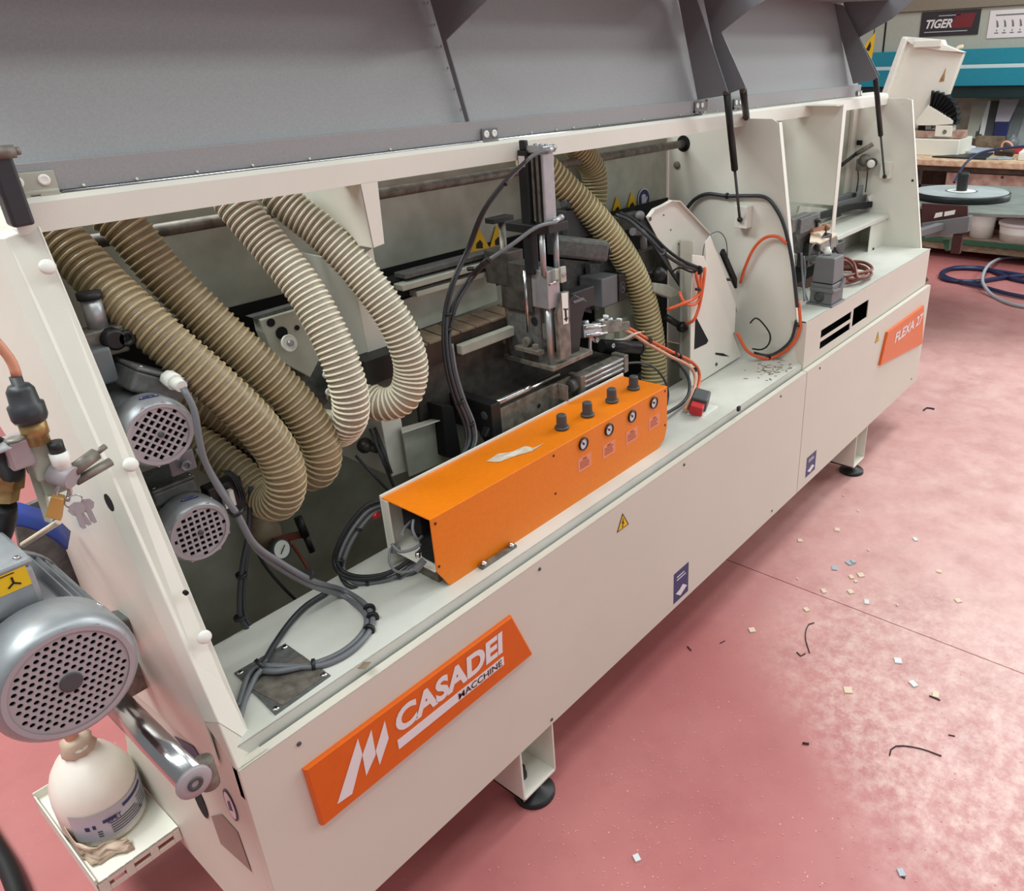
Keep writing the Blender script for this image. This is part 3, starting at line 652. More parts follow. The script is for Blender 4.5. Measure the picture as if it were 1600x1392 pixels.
c = P(650, 867, y=.085); parts('air_fitting', [MB().cyl(c, c+V(.004, -.006, 0), .006, n=12), MB().ball(P(647, 836, y=.1), .004)], M['steel'], cb)

# ------------------------------------------------------------ motors
def motor(label, c, R, L, square, rot, logo, name='electric_motor', br=0, bo=0, bw=.62, bh=.48, bz=.78):
    """motor with its fan cover facing the operator (-y), terminal box on top"""
    t = thing(name, label, 'motor', c+V(0, L*.5, -R))
    fc = MB(); fc.lathe(c, Y, [(.0, R*.85), (.001, R*.875), (.004, R*.93), (.012, R*.985), (R*.25, R), (R*.85, R), (R*.88, R*.97), (R*.88, R*.9)], 48)
    fc.f.pop(-2); fc.mi.pop(-2); fc.sm.pop(-2)
    cov = part('fan_cover', fc, M['motor'], t, label='smooth silver fan cover')
    g = MB(); R2 = R*.855
    if square: hole_tiles(g, c+V(0, .0015, 0), X, Z, FR, R2, R*.185, R*.062, 4, rot, R*.1, True)
    else: hole_tiles(g, c+V(0, .0015, 0), X, Z, FR, R2*.97, R*.116, R*.038, 6, .1, R*.19)
    a = MB(); n = 48
    vs = [];
    for (rr, dy) in ((R2*.90 if square else R2*.93, 0), (R2+.001, 0)):
        for k in range(n): q = 2*math.pi*k/n; vs.append(c+V(math.cos(q)*rr, dy, math.sin(q)*rr))
    g.add(vs, [(k, (k+1) % n, n+(k+1) % n, n+k) for k in range(n)]); part('grille', g, M['grille'], cov, label='perforated grille of the fan cover')
    d = MB(); d.lathe(c+V(0, .012, 0), FR, [(0, R*.8), (.001, R*.8)], 32); part('grille_backing', d, M['void'], cov)
    d = MB()
    if square: d.lathe(c+V(0, .001, 0), FR, [(0, R*.085), (.002, R*.085), (.004, R*.06)], 12)
    else: d.lathe(c+V(0, .001, 0), FR, [(0, R*.155), (.001, R*.155), (.0012, R*.13), (.0008, .001)], 24)
    part('centre_nut', d, M['dgrey'], cov)
    b = MB(); y0 = R*.88
    b.lathe(c+V(0, y0, 0), Y, [(0, R*.84), (L-y0, R*.84)], 40)
    part('stator', b, M['motord'], t)
    fn = MB(); nf = 40
    for k in range(nf):
        q = 2*math.pi*k/nf; u = V(math.cos(q), 0, math.sin(q)); w = V(-math.sin(q), 0, math.cos(q))*.0016
        if u.z > .82: continue
        fn.hexa([c+u*R*.82-w+Y*y0, c+u*R*.82+w+Y*y0, c+u*R*.82+w+Y*(L-.01), c+u*R*.82-w+Y*(L-.01), c+u*R*.97-w+Y*y0, c+u*R*.97+w+Y*y0, c+u*R*.97+w+Y*(L-.01), c+u*R*.97-w+Y*(L-.01)])
    part('cooling_fins', fn, M['motord'], t)['kind'] = 'stuff'
    fl = MB(); fl.lathe(c+V(0, L-.01, 0), Y, [(0, R*.98), (.018, R*.98), (.022, R*.6)], 40); part('end_flange', fl, M['motord'], t)
    MR = Matrix.Translation(c) @ Matrix.Rotation(math.radians(br), 4, 'Y') @ Matrix.Translation(-c)
    tb = MB(); w = R*bw; z0 = R*bz; y1 = y0+R*.12; ox = V(bo, 0, 0); bt = z0+R*bh; c0 = c; c = c+ox
    tb.box(c+V(-w, y1, z0), c+V(w, y1+R*1.5, bt)); bx = part('terminal_box', tb.moved(MR), M['motor'] if not square else M['cast'], t, R*.08)
    ld = MB(); ld.box(c+V(-w*1.03, y1-R*.02, bt), c+V(w*1.03, y1+R*1.52, bt+R*.12)); part('terminal_lid', ld.moved(MR), M['motor'] if not square else M['cast'], bx, R*.05)
    for sx in (-1, 1): part('lid_screw', MB().lathe(c+V(sx*w*.85, y1+R*.12, bt+R*.12), Z, [(0, R*.05), (R*.03, R*.05), (R*.04, R*.03)], 10).moved(MR), M['steel'], bx)
    c = c0
    for q in (35, 145): u = V(math.cos(math.radians(q)), 0, math.sin(math.radians(q))); part('cover_screw', MB().lathe(c+u*R*.98+Y*R*.7, u, [(0, R*.06), (R*.03, R*.06)], 8), M['steel'], t)
    if logo:
        l = MB(); cc = c+V(0, R*.28, R); pts = []
        def on(q, yy, e): q = math.radians(q); return c+V(math.cos(q)*(R+e), yy, math.sin(q)*(R+e))
        for ms, (hw, hy, e) in enumerate(((15, .13, .0006), (12, .06, .0010), (10.5, .042, .0013))):
            ring = [on(84+hw*math.cos(2*math.pi*k/20), R*.42+R*hy*math.sin(2*math.pi*k/20), e) for k in range(20)]
            l.m = (0, 1, 0)[ms]; l.add(ring, [tuple(range(20))])
        part('maker_sticker', l, [M['navy'], M['white']], cov, label='small dark blue oval sticker')
    return t
m1 = motor('upper small silver motor with slanted square grille holes behind the end panel', P(252, 679, y=.20), .0535, .17, True, math.radians(45), True, br=34, bw=.72, bh=.6, bz=.84)
m2 = motor('lower small silver motor with upright square grille holes under the hoses', P(314, 832, y=.215), .0535, .17, True, 0, True)
m3 = motor('big silver motor with round-hole grille mounted outside the left end panel', P(112, 1066, y=.0), .081, .24, False, 0, False, bo=-.048, bw=.84, bh=.72, bz=.82)
# cable gland on the upper motor
c = P(262, 590, y=.25); e = P(284, 604, y=.215)
g = MB(); g.cyl(c, c+(e-c)*.55, .013, n=8); g.cyl(c+(e-c)*.5, e, .0105, .009, 14); part('cable_gland', g, M['whitep'], m1, label='pale grey cable gland')
# yellow sticker on the big motor terminal box
R3 = .081; c3 = P(112, 1066, y=.0); yb3 = R3*.88+R3*.12-.0006
cs = P(20, 908, y=c3.y+yb3); st = MB(); st.box(cs+V(-.0165, -.0005, -.013), cs+V(.0165, 0, .013)); st.m = 1
for q in (90, 215, 325): st.bar(cs+V(0, -.001, -.002), cs+V(math.cos(math.radians(q))*.008, -.001, -.002+math.sin(math.radians(q))*.008), .0022, .0004, FR)
st.box(cs+V(-.015, -.001, .010), cs+V(.004, -.0005, .0112)); part('star_connection_sticker', st, [M['yellow'], M['ink']], m3, label='yellow star connection sticker')
# arms carrying the big motor
mb = MB(); a = c3+V(-.02, .23, .02); mb.bar(c3+V(.02, .25, -.09), V(.30, c3.y+.25, c3.z-.13), .04, .05); part('mounting_arm', mb, M['cast'], m3, .004)

# ------------------------------------------------------------ left end fittings
# chrome roller bar
ra = P(304, 1223, y=-.02); rb_ = V(ra.x, .28, ra.z)
t = thing('roller_bar', 'round bright steel bar with a flanged end at the lower left of the end panel', 'bar', ra+V(0, .1, -.02))
part('bar', MB().cyl(ra+V(0, .004, 0), rb_, .0195, n=28), M['steel'], t)
part('end_washer', MB().lathe(ra+V(0, .006, 0), FR, [(0, .0225), (.002, .024), (.006, .024), (.008, .0225), (.008, .012)], 32), M['grille'], t)
part('socket_screw', MB().lathe(ra, FR, [(0, .0105), (.004, .0105), (.004, .006), (.0015, .005)], 16), M['dgrey'], t)
parts('bracket', [((ra.x-.02, .26, ra.z-.03), (XL+.004, .28, ra.z+.03)), MB().cyl(ra+V(.026, .03, -.05), ra+V(.026, .03, .0), .014, n=14)], M['alud'], t, .002)
# stickers and scraped mark on the lower side panel
def sidepoly(pts, d=.0006): return [P(a, b, x=XL-.0003) for a, b in pts]
mb = MB(); cc = P(360, 1258, x=XL-.0003); u_, v_ = Y*.030, Z*.034
mb.add([cc+u_*.62*math.cos(k*.314)+v_*math.sin(k*.314)+V(-.0004, 0, 0) for k in range(20)], [tuple(range(20))]); mb.m = 1
mb.add([cc+u_*.5*math.cos(k*.314)+v_*.86*math.sin(k*.314)+V(-.0008, 0, 0) for k in range(20)], [tuple(range(20))]); mb.m = 0
quad(mb, [cc+V(-.0012, .006, -.014), cc+V(-.0012, -.006, -.008), cc+V(-.0012, -.004, .014), cc+V(-.0012, .005, .006)], -X, .0003)
part('goggles_sticker', mb, [M['navy'], M['white']], bpy.data.objects['lower_side_panel'], label='oval blue and white safety sticker')
mb = MB(); quad(mb, sidepoly(((330, 1275), (346, 1272), (371, 1300), (393, 1362), (386, 1355), (345, 1318))), -X, .0004); part('bare_patch', mb, mat('bare_grey_brown', (150, 128, 118), .5), bpy.data.objects['lower_side_panel'], label='bare brown grey patch in the paint')
mb = MB(); mb.add([P(312, 1252, x=XL-.001)+Y*.022*math.cos(k*.4)+Z*.040*math.sin(k*.4) for k in range(16)], [tuple(range(16))]); part('oval_opening', mb, M['void'], bpy.data.objects['lower_side_panel'])
mb = MB(); quad(mb, sidepoly(((272, 1150), (302, 1166), (318, 1192), (305, 1190))), -X, .0004); part('label', mb, M['navy'], bpy.data.objects['lower_side_panel'], label='small dark violet label')
# tray bolted to the side, with the jug
ztray = .236
ta, tb_, tc_, td_ = P(147, 1379, z=ztray), P(284, 1294, z=ztray), P(183, 1165, z=ztray), P(55, 1250, z=ztray)
xt0, xt1, yt0, yt1 = ta.x, XL-.001, (ta.y+tb_.y)/2, td_.y
tr = thing('side_tray', 'white steel tray bolted low on the left end of the machine', 'tray', V((xt0+xt1)/2, (yt0+yt1)/2, ztray-.03))
mb = MB(); mb.box((xt0, yt0, ztray-.003), (xt1, yt1, ztray)); plate_holes(mb, (xt0, yt0, ztray-.035), X, Z, xt1-xt0, .035, [(.02, .012, .05, .022), (.065, .012, .095, .022), (.11, .012, .14, .022)], Y, .003); mb.box((xt0, yt0, ztray-.035), (xt0+.003, yt1, ztray+.012)); mb.box((xt0, yt1-.003, ztray-.035), (xt1, yt1, ztray+.02))
part('tray', mb, M['cream'], tr, .001)
mb = MB(); c = V(XL-.012, yt0+.06, ztray-.05); mb.prism([c+V(-.03, 0, .02), c+V(.01, 0, .02), c+V(.01, 0, -.035), c+V(-.015, 0, -.03)], V(0, .02, 0)); part('bracket', mb, M['brass'], tr, .003)
mb = MB(); mb.box((xt0+.02, yt0+.02, .18), (xt0+.03, yt1-.02, ztray-.003)); mb.box((xt0+.05, yt0+.015, .196), (xt1, yt0+.03, .205)); part('support', mb, M['woodr'], tr)
jc = P(160, 1300, z=ztray)+V(.012, .045, 0)
jr = .073
jx = max(jc.x, xt0+jr+.004)
jc = V(min(jx, xt1-jr), (yt0+yt1)/2+.0, ztray+.001)
jg = thing('plastic_jug', 'milky white rounded plastic jug with a printed label standing in the side tray', 'jug', jc)
prof = [(0, jr*.9), (.006, jr), (.075, jr), (.10, jr*.97), (.125, jr*.86), (.148, jr*.68), (.166, jr*.46), (.178, jr*.3), (.20, jr*.26)]
def oval(mb, yscale=1.25):
    for v in mb.v: v.y = jc.y+(v.y-jc.y)*yscale
    return mb
part('jug_body', oval(MB().lathe(jc, Z, prof, 32)), M['jug'], jg)
lb = MB(); n = 22; vs = []
for j, zz in enumerate((.018, .086)):
    for k in range(n): q = math.radians(-150+130*k/(n-1)); vs.append(jc+V(math.cos(q)*(jr+.0008), math.sin(q)*(jr+.0008), zz))
lb.add(vs, [(k, k+1, n+k+1, n+k) for k in range(n-1)], True); lb.m = 1
def lab(q0, q1, z0, z1, mi):
    lb.m = mi; vs = []; m = 6
    for zz in (z0, z1):
        for k in range(m): q = math.radians(q0+(q1-q0)*k/(m-1)); vs.append(jc+V(math.cos(q)*(jr+.0014), math.sin(q)*(jr+.0014), zz))
    lb.add(vs, [(k, k+1, m+k+1, m+k) for k in range(m-1)], True)
lab(-78, -35, .070, .078, 1); lab(-132, -126, .048, .058, 1)
lab(-122, -118, .050, .060, 1); lab(-108, -90, .058, .066, 1)
for k in range(5): lab(-100, -60+k*3, .050-k*.006, .0525-k*.006, 2); lab(-55, -34, .058-k*.007, .060-k*.007, 2)
for k in range(3): lab(-118, -112, .040-k*.006, .043-k*.006, 2)
oval(lb); part('jug_label', lb, [M['label'], M['navy'], M['dgrey']], jg, label='pale label with blue bar and small print')
for (body_, qa, w_, h_) in (('ZPET', -108, .026, .011),):
    q = math.radians(-93); n_ = V(math.cos(q), math.sin(q)*1.25, 0); uu = V(-math.sin(q), math.cos(q)*1.25, 0).normalized(); o_ = jc+V(math.cos(q)*(jr+.0022), math.sin(q)*(jr+.0022)*1.25, .056)
    part('jug_lettering', text_mb(body_, o_-uu*w_*.5, uu, Z, w_, h_, bold=.02, nrm=n_.normalized()), M['navy'], jg)
part('jug_neck_rag', MB().lathe(jc+V(0, 0, .17), Z, [(0, jr*.36), (.012, jr*.44), (.02, jr*.34), (.034, jr*.38), (.04, jr*.2)], 9), M['bag'], jg)
mb = MB(); mb.tube(spline([jc+V(0, 0, .19), jc+V(-.012, 0, .25), jc+V(-.03, 0, .34)], .01), .011, 10); part('drain_tube', mb, M['tubec'], jg)
# crumpled film by the jug
mb = MB(); n, m = 14, 10; bc = jc+V(-.02, -jr*1.25-.004, 0); vs = []
for i in range(n):
    for j in range(m):
        q = math.radians(-185+95*i/(n-1)); h = .003+.052*j/(m-1)*(1-.80*i/n); r = jr+.010+.022*(1-j/(m-1))*abs(math.sin(i*.9))+random.uniform(0, .010)
        vs.append(jc+V(math.cos(q)*r*1.06, math.sin(q)*r*1.25, h*(1 if j else 0)+.0))
fs = [(i*m+j, (i+1)*m+j, (i+1)*m+j+1, i*m+j+1) for i in range(n-1) for j in range(m-1)]
mb.add([V(max(v.x, xt0+.006), max(v.y, yt0+.004), v.z) for v in vs], fs, True)
fb = solo('plastic_film', mb, M['bag'], 'crumpled beige plastic film wrapped round the foot of the jug', 'film'); sm = fb.modifiers.new('thick', 'SOLIDIFY'); sm.thickness = .0012
# black hose lying at the bottom left corner
hz = spline([P(-90, 1200, z=.03), P(-16, 1310, z=.03), P(18, 1370, z=.03), P(36, 1440, z=.03), P(44, 1560, z=.03)], .03)
solo('black_hose', MB().tube(hz, .018, 12), M['blackr'], 'thick black hose on the floor in the bottom left corner', 'hose')
# ------------------------------------------------------------ air preparation unit, padlock, keys
YA = .12
u = thing('air_preparation_unit', 'pneumatic filter and valve unit with a dark plastic bowl on the left end panel', 'air unit', P(60, 760, y=YA))
def pc(px, py, dy=0): return P(px, py, y=YA+dy)
mb = MB(); a, b = pc(6, 548), pc(27, 590); mb.tube(spline([a+V(-.02, 0, .06), a, (a+b)/2+V(.002, 0, 0), b], .008), .0055, 10); part('air_tube', mb, M['tubec'], u)
a, b = pc(22, 582), pc(52, 655); L = (b-a).length; dr = (b-a)
ax = V(0, 0, -1)
top = pc(24, 588); 
mb = MB(); mb.lathe(top, ax, [(0, .0065), (.010, .0065), (.011, .011), (.017, .0145), (.034, .0155), (.036, .019), (.052, .019), (.057, .017)], 28); part('filter_bowl', mb, M['cabled'], u)
p2 = top+ax*.057; mb = MB(); mb.lathe(p2, ax, [(0, .0145), (.018, .0145), (.019, .0125), (.03, .0125)], 24); part('brass_collar', mb, M['brass'], u)
p3 = p2+ax*.03
mb = MB(); mb.box(p3+V(-.014, .0, -.05), p3+V(.012, .04, -.001)); q = pc(70, 712, .01); mb.hexa([q+V(-.012, 0, -.055), q+V(.016, 0, -.055), q+V(.016, .03, -.055), q+V(-.012, .03, -.055), q+V(-.014, 0, .018), q+V(.014, 0, .018), q+V(.014, .03, .018), q+V(-.014, .03, .018)]); part('valve_body', mb, M['creamd'], u, .003)
q = pc(27, 693); mb = MB(); mb.box(q+V(-.014, -.004, -.032), q+V(.012, .03, .004)); mb.box(q+V(-.024, -.012, -.002), q+V(-.008, .02, .004)); part('valve_body', mb, M['alu'], u, .003); mb = MB(); mb.lathe(q+V(-.002, -.004, .006), Z, [(0, .011), (.003, .011), (.004, .006)], 6); part('bolt', mb, M['alud'], u)
q = pc(85, 690, -.012); mb = MB(); mb.lathe(q, V(.0, 0, -1), [(0, .0085), (.014, .0085)], 18); part('push_button', mb, M['black'], u)
mb = MB(); mb.lathe(q+V(0, 0, -.014), V(0, 0, -1), [(0, .0105), (.016, .0105), (.018, .009), (.032, .009)], 20); part('valve_stem', mb, M['whitep'], u)
q = pc(112, 743, -.014); mb = MB(); mb.lathe(q+V(-.014, .016, .006), V(.5, -.8, -.3), [(0, .0135), (.024, .0145), (.026, .0135)], 24); part('round_cap', mb, M['grille'], u)
mb = MB(); mb.cyl(q+V(.004, .004, .004), q+V(.036, .012, .012), .0085, n=14); mb.cyl(q+V(.004, .006, -.012), q+V(.05, .014, -.006), .006, n=12); mb.cyl(q+V(.034, .012, .012), q+V(.05, .016, .016), .004, n=8); part('pipe_fitting', mb, M['alud'], u)
mb = MB(); mb.hexa([pc(40, 725, .02), pc(58, 722, .02), pc(80, 818, .02), pc(70, 815, .02), pc(46, 725, .05), pc(62, 722, .05), pc(84, 812, .05), pc(74, 812, .05)]); part('hasp', mb, M['creamd'], u, .001)
mb = MB(); q = pc(14, 745, .05); mb.lathe(q+V(.01, 0, .035), V(-.3, .2, -1), [(0, .016), (.03, .018), (.031, .021), (.05, .021), (.051, .017), (.07, .016)], 8, False); part('brass_coupling', mb, M['brass'], u)
mb = MB(); mb.tube(spline([pc(-30, 690, .02), pc(0, 705, .02), pc(14, 720, .03), pc(17, 740, .05)], .01), .015, 12); part('air_hose', mb, M['blackr'], u)
mb = MB(); mb.tube(spline([pc(5, 790, .06), pc(4, 815, .07), pc(-8, 850, .08), pc(-25, 890, .08)], .01), .015, 12); part('air_hose', mb, M['blackr'], u)
mb = MB(); mb.cyl(pc(92, 815, .05), pc(36, 851, .12), .0042, n=10); part('lever_rod', mb, M['chipc'], u)
pl = thing('padlock', 'small brass padlock with steel shackle hanging from the air unit', 'padlock', pc(88, 800))
q = [pc(80, 776, -.01), pc(97, 786, -.014), pc(93, 818, -.012), pc(68, 809, -.008)]
q = [pc(80, 775, -.012), pc(100, 780, -.012), pc(95, 815, -.012), pc(70, 808, -.012)]
mb = MB().prism(q, V(.006, .011, 0)); part('lock_body', mb, M['gold'], pl, .0015)
mb = MB(); mb.tube(spline([pc(87, 778, -.006), pc(88, 765, -.006), pc(97, 754, -.006), pc(106, 756, -.006), pc(109, 768, -.006), pc(105, 783, -.006)], .003), .0028, 10); part('shackle', mb, M['steel'], pl)
kb = thing('key_bunch', 'bunch of worn steel keys hanging beside the brass padlock', 'keys', pc(125, 800))
for (h, tip) in (((120, 795), (131, 826)), ((124, 797), (142, 822)), ((139, 793), (152, 820))):
    a, b = pc(*h, -.014), pc(*tip, -.014); d = (b-a).normalized(); s_ = FR.cross(d)
    mb = MB(); kj = len(kb.children)*.004; a = a+V(0, kj, 0); b = b+V(0, kj, 0); mb.prism([a+(d*math.cos(k*.785)+s_*math.sin(k*.785))*.0095 for k in range(8)], V(0, .0016, 0)); mb.prism([a+s_*.003+V(0, -.0004, 0), b+s_*.003+V(0, -.0004, 0), b-s_*.001+V(0, -.0004, 0), b-d*.004-s_*.003+V(0, -.0004, 0), a-s_*.003+V(0, -.0004, 0)], V(0, .0022, 0)); part('key', mb, M['grille'], kb)
mb = MB(); c = pc(115, 783, -.01); mb.tube([c+V(math.cos(k*.3)*.010, .0, math.sin(k*.3)*.008) for k in range(22)], .0009, 6); part('key_ring', mb, M['steel'], kb)
# blue webbing behind the big motor
mb = MB(); n = 12; vs = []
for k in range(n):
    q = math.radians(150-135*k/(n-1)); c = V(.16, .33, .93)
    for (r, yy) in ((.105, .30), (.125, .34)): vs.append(V(c.x+math.cos(q)*r*1.05, yy, c.z+math.sin(q)*r*1.1))
mb.add(vs, [(2*k, 2*k+1, 2*k+3, 2*k+2) for k in range(n-1)], True); o = solo('blue_belt_guard', mb, M['blue'], 'curved dark blue guard rim behind the big motor', 'guard'); s_ = o.modifiers.new('thick', 'SOLIDIFY'); s_.thickness = .004
mb = MB(); pq = [P(20, 800, y=.44), P(85, 772, y=.44), P(135, 870, y=.44), P(185, 990, y=.44), P(140, 1010, y=.44), P(40, 900, y=.44)]; mb.prism(pq, V(0, .01, 0)); solo('rear_bracket_plate', mb, M['cast'], 'dark grey plate behind the air unit and the big motor', 'plate')

# ------------------------------------------------------------ cables
def cable(label, runs, ties=(), cat='cable', name='cable_bundle', group=None, tm='black'):
    t = None
    for (pts, r, m) in runs:
        path = spline(pts, .012)
        if t is None: t = thing(name, label, cat, path[0], group)
        part('strand', MB().tube(path, r, 8), M[m], t)
    for (p, d, r) in ties:
        d = Vector(d).normalized(); part('cable_tie', MB().lathe(Vector(p)-d*.003, d, [(0, r), (.006, r)], 12), M[tm], t)
    return t
def pz(lst): return [P(a, b, y=c) if c > 0 else P(a, b, z=ZD-c) for a, b, c in lst]
ca = [(286, 606, .205), (303, 640, .19), (312, 690, .185), (322, 725, .185), (345, 768, .18), (372, 805, .17), (398, 850, .165), (440, 880, .165), (490, 908, .17), (535, 922, -.006), (568, 942, -.006), (582, 965, -.006), (575, 990, -.006), (545, 1020, -.006), (500, 1040, -.006), (440, 1041, -.012), (410, 1040, -.014)]
cb2 = [(310, 700, .20), (330, 740, .19), (352, 775, .185), (376, 815, .175), (400, 857, .172), (440, 889, .172), (490, 916, .175), (532, 930, -.005), (560, 948, -.005), (573, 966, -.005), (567, 988, -.005), (541, 1014, -.005), (500, 1034, -.005), (440, 1048, -.012), (410, 1048, -.012)]
tail1 = [(410, 1040, -.014), (398, 1043, -.010), (386, 1060, -.006), (378, 1085, -.006), (372, 1105, -.006)]
tail2 = [(410, 1046, -.014), (403, 1052, -.010), (393, 1070, -.006), (382, 1095, -.006), (374, 1125, -.006)]
loop = [(512, 925, -.008), (480, 945, -.008), (455, 970, -.008), (430, 1005, -.008), (410, 1040, -.014)]
def dirp(l, i): q = pz(l); return q[i+1]-q[i-1]
cable('grey motor cables running from the silver motors over the white deck to the steel plate', [(pz(ca), .0052, 'cable'), (pz(cb2), .0052, 'cable'), (pz(tail1), .005, 'cable'), (pz(tail2), .005, 'cable'), (pz(loop), .0055, 'cabled')],
      [(pz(ca)[11], dirp(ca, 11), .012), ((pz(ca)[11]+pz(ca)[12])/2*.5+pz(ca)[12]*.5, dirp(ca, 12), .011), (P(482, 898, y=.17), dirp(ca, 8), .0105), (P(577, 952, z=ZD+.006), dirp(ca, 11), .0115), (P(490, 1039, z=ZD+.006), dirp(ca, 14), .011), (P(407, 1040, z=ZD+.013), dirp(tail1, 1), .014), (P(370, 800, y=.175), dirp(ca, 5), .011)])
cable('thin dark cables hanging down in the shadow under the lower motor', [(pz([(392, 760, .30), (388, 830, .29), (379, 880, .28), (374, 930, .275), (376, 965, .272), (392, 990, .272)]), .0045, 'cabled'), (pz([(396, 760, .31), (384, 880, .285), (380, 930, .28), (383, 965, .277), (398, 985, .277)]), .0045, 'cabled'), (pz([(395, 850, .34), (415, 885, .34), (440, 915, .33), (465, 940, .32)]), .003, 'blackr')],
      [(P(377, 898, y=.28), (0, 0, 1), .010), (P(374, 965, y=.273), (0, 0, 1), .010)])
lp = [(600, 788, .24), (575, 798, .25), (548, 830, .25), (532, 862, .25), (528, 885, .25), (540, 903, .22), (570, 910, .20), (610, 903, .17), (650, 878, .15), (672, 855, .14)]
off = lambda l, dx, dy: [(a+dx, b+dy, c) for a, b, c in l]
cable('coiled grey and black cables looping left of the orange control box', [(pz(lp), .0042, 'cable'), (pz(off(lp, 8, 4)), .0042, 'cable'), (pz(off(lp, -6, -5)), .004, 'blackr'), (pz(off(lp, -2, -9)), .004, 'blackr'), (pz(off(lp, 4, 12)[3:]), .0045, 'cabled')],
      [(P(559, 826, y=.25), dirp(lp, 2), .010), (P(530, 875, y=.25), dirp(lp, 3), .010), (P(574, 908, y=.2), dirp(lp, 6), .0095), (P(622, 897, y=.165), dirp(lp, 7), .0095)])
mb = MB(); c = P(584, 806, y=.25); mb.lathe(c, V(.3, -.8, .3), [(-.01, .006), (.012, .006)], 10); solo('indicator_cap', mb, M['red'], 'small red cap among the looped cables left of the orange box', 'cap')
c1 = [(858, 234, .207), (830, 245, .215), (790, 284, .23), (757, 330, .25), (735, 385, .28), (712, 435, .28), (700, 480, .28), (697, 530, .27), (703, 580, .26), (716, 625, .25), (730, 660, .24), (733, 690, .23), (722, 712, .22)]
c2 = [(868, 347, .207), (838, 355, .205), (800, 382, .215), (765, 405, .24), (738, 435, .28), (716, 470, .28), (704, 510, .28), (702, 540, .27), (709, 585, .26), (722, 628, .25), (736, 662, .24), (740, 690, .23), (731, 712, .22)]
cable('dark air tubes curving from the carriage cylinder down behind the orange box', [(pz(c1[:3]), .0045, 'grey'), (pz(c1[2:]), .0042, 'cabled'), (pz(off(c1[1:], -5, 3)), .0032, 'black'), (pz(c2[:4]), .0045, 'grey'), (pz(c2[3:]), .0042, 'cabled'), (pz(off(c2[3:], -6, 0)), .0034, 'black'), (pz(off(c2[7:], 4, -3)), .0032, 'cable')],
      [(P(789, 286, y=.23), dirp(c1, 2), .0065), (P(763, 406, y=.24), dirp(c2, 3), .0075), (P(735, 420, y=.28), (0, 0, 1), .008), (P(699, 490, y=.28), (0, 0, 1), .010), (P(699, 514, y=.28), (0, 0, 1), .010), (P(718, 627, y=.25), (.2, 0, -1), .010), (P(735, 662, y=.24), (.2, 0, -1), .009)])

# bolted plate on the deck
pts = [P(a, b, z=ZD+.0005) for a, b in ((366, 1052), (446, 1006), (517, 1056), (430, 1118))]
dp = thing('deck_plate', 'dull grey steel plate bolted on the white deck near the left end', 'plate', pts[3])
part('plate', MB().prism(pts, V(0, 0, .0015)), M['cast'], dp); part('plate_cover', MB().prism([pts[0]*.65+pts[3]*.35+V(0, 0, .0015), pts[1]*.62+pts[2]*.38+V(0, 0, .0015), pts[2]*.96+pts[0]*.04+V(0, 0, .0015), pts[3]*.94+pts[1]*.06+V(.012, 0, .0015)], V(0, 0, .001)), M['alud'], dp)
cen = sum(pts, Vector())/4
for q in pts: pin('plate_screw', 'pscrew', lambda: MB().lathe((0, 0, 0), Z, [(0, .006), (.002, .006), (.004, .003)], 10), M['steel'], dp, q+(cen-q)*.14+V(0, 0, .0015))
# small marks left on the deck
mb = MB(); c = P(570, 1040, z=ZD+.0004); mb.prism([c+V(-.012, .004, 0), c+V(.004, .008, 0), c+V(.012, -.002, 0), c+V(-.004, -.007, 0)], V(0, 0, .001)); solo('dust_scrap', mb, M['dust'], 'small brown scrap lying on the white deck right of the steel plate', 'scrap')

# air regulator in the pit, lower left
rg = thing('pressure_regulator', 'small pressure regulator with a white gauge deep in the left bay', 'regulator', P(420, 860, y=.40))
c = P(441, 858, y=.385); mb = MB(); mb.lathe(c, V(.2, -1, .3), [(-.02, .021), (0, .021), (0, .0185), (-.002, .0185)], 24); rr = part('gauge', mb, M['dgrey'], rg)
part('dial', MB().lathe(c, V(.2, -1, .3), [(-.0016, .0185), (-.0008, .0185)], 24), M['whitep'], rr); part('needle', MB().bar(c+V(-.006, -.0025, -.008), c+V(.006, -.0025, .008), .002, .0008, FR), M['ink'], rr)
c = P(408, 825, y=.455); mb = MB(); mb.lathe(c+V(0, 0, .035), V(.15, -.1, -1), [(0, .02), (.03, .022), (.034, .028), (.06, .03), (.065, .022), (.10, .02)], 20); part('regulator_body', mb, M['dust'], rg)
a, b = P(465, 808, y=.42), P(488, 862, y=.40); mb = MB(); mb.cyl(a, a+(b-a)*.55, .0085, n=10); mb.cyl(a+(b-a)*.5, b, .007, n=8); part('tube', mb, M['black'], rg)
mb = MB(); mb.tube(spline([P(452, 845, y=.41), P(470, 870, y=.40), P(488, 900, y=.38)], .01), .004, 8); mb.bar(P(425, 845, y=.42), P(470, 835, y=.42), .012, .012); part('tube', mb, M['tubeb'], rg)
# parts behind the left hoses
sp = thing('spindle_unit', 'grey spindle bracket with a dark oval clamp behind the end panel top', 'spindle', P(180, 520, y=.34))
a = P(128, 512, y=.32); b = P(205, 548, y=.32); mb = MB(); mb.box((a.x-.02, .32, b.z), (b.x, .36, b.z+.042)); part('clamp_bar', mb, M['alud'], sp, .003)
c = P(180, 528, y=.318); mb = MB(); mb.lathe(c+V(-.004, .004, 0), FR, [(0, .017), (.016, .016), (.018, .012)], 20); mb.lathe(c+V(.012, -.004, -.002), FR, [(0, .012), (.010, .012), (.010, .006), (.004, .006)], 16); part('clamp_knob', mb, M['black'], sp)
c = P(147, 487, y=.34); mb = MB(); mb.cyl(c+V(0, 0, -.03), c+V(0, 0, .02), .014, n=18); part('pillar', mb, M['alu'], sp); mb = MB(); mb.cyl(c+V(0, 0, .02), c+V(0, 0, .03), .017, n=18); part('pillar_cap', mb, M['black'], sp)
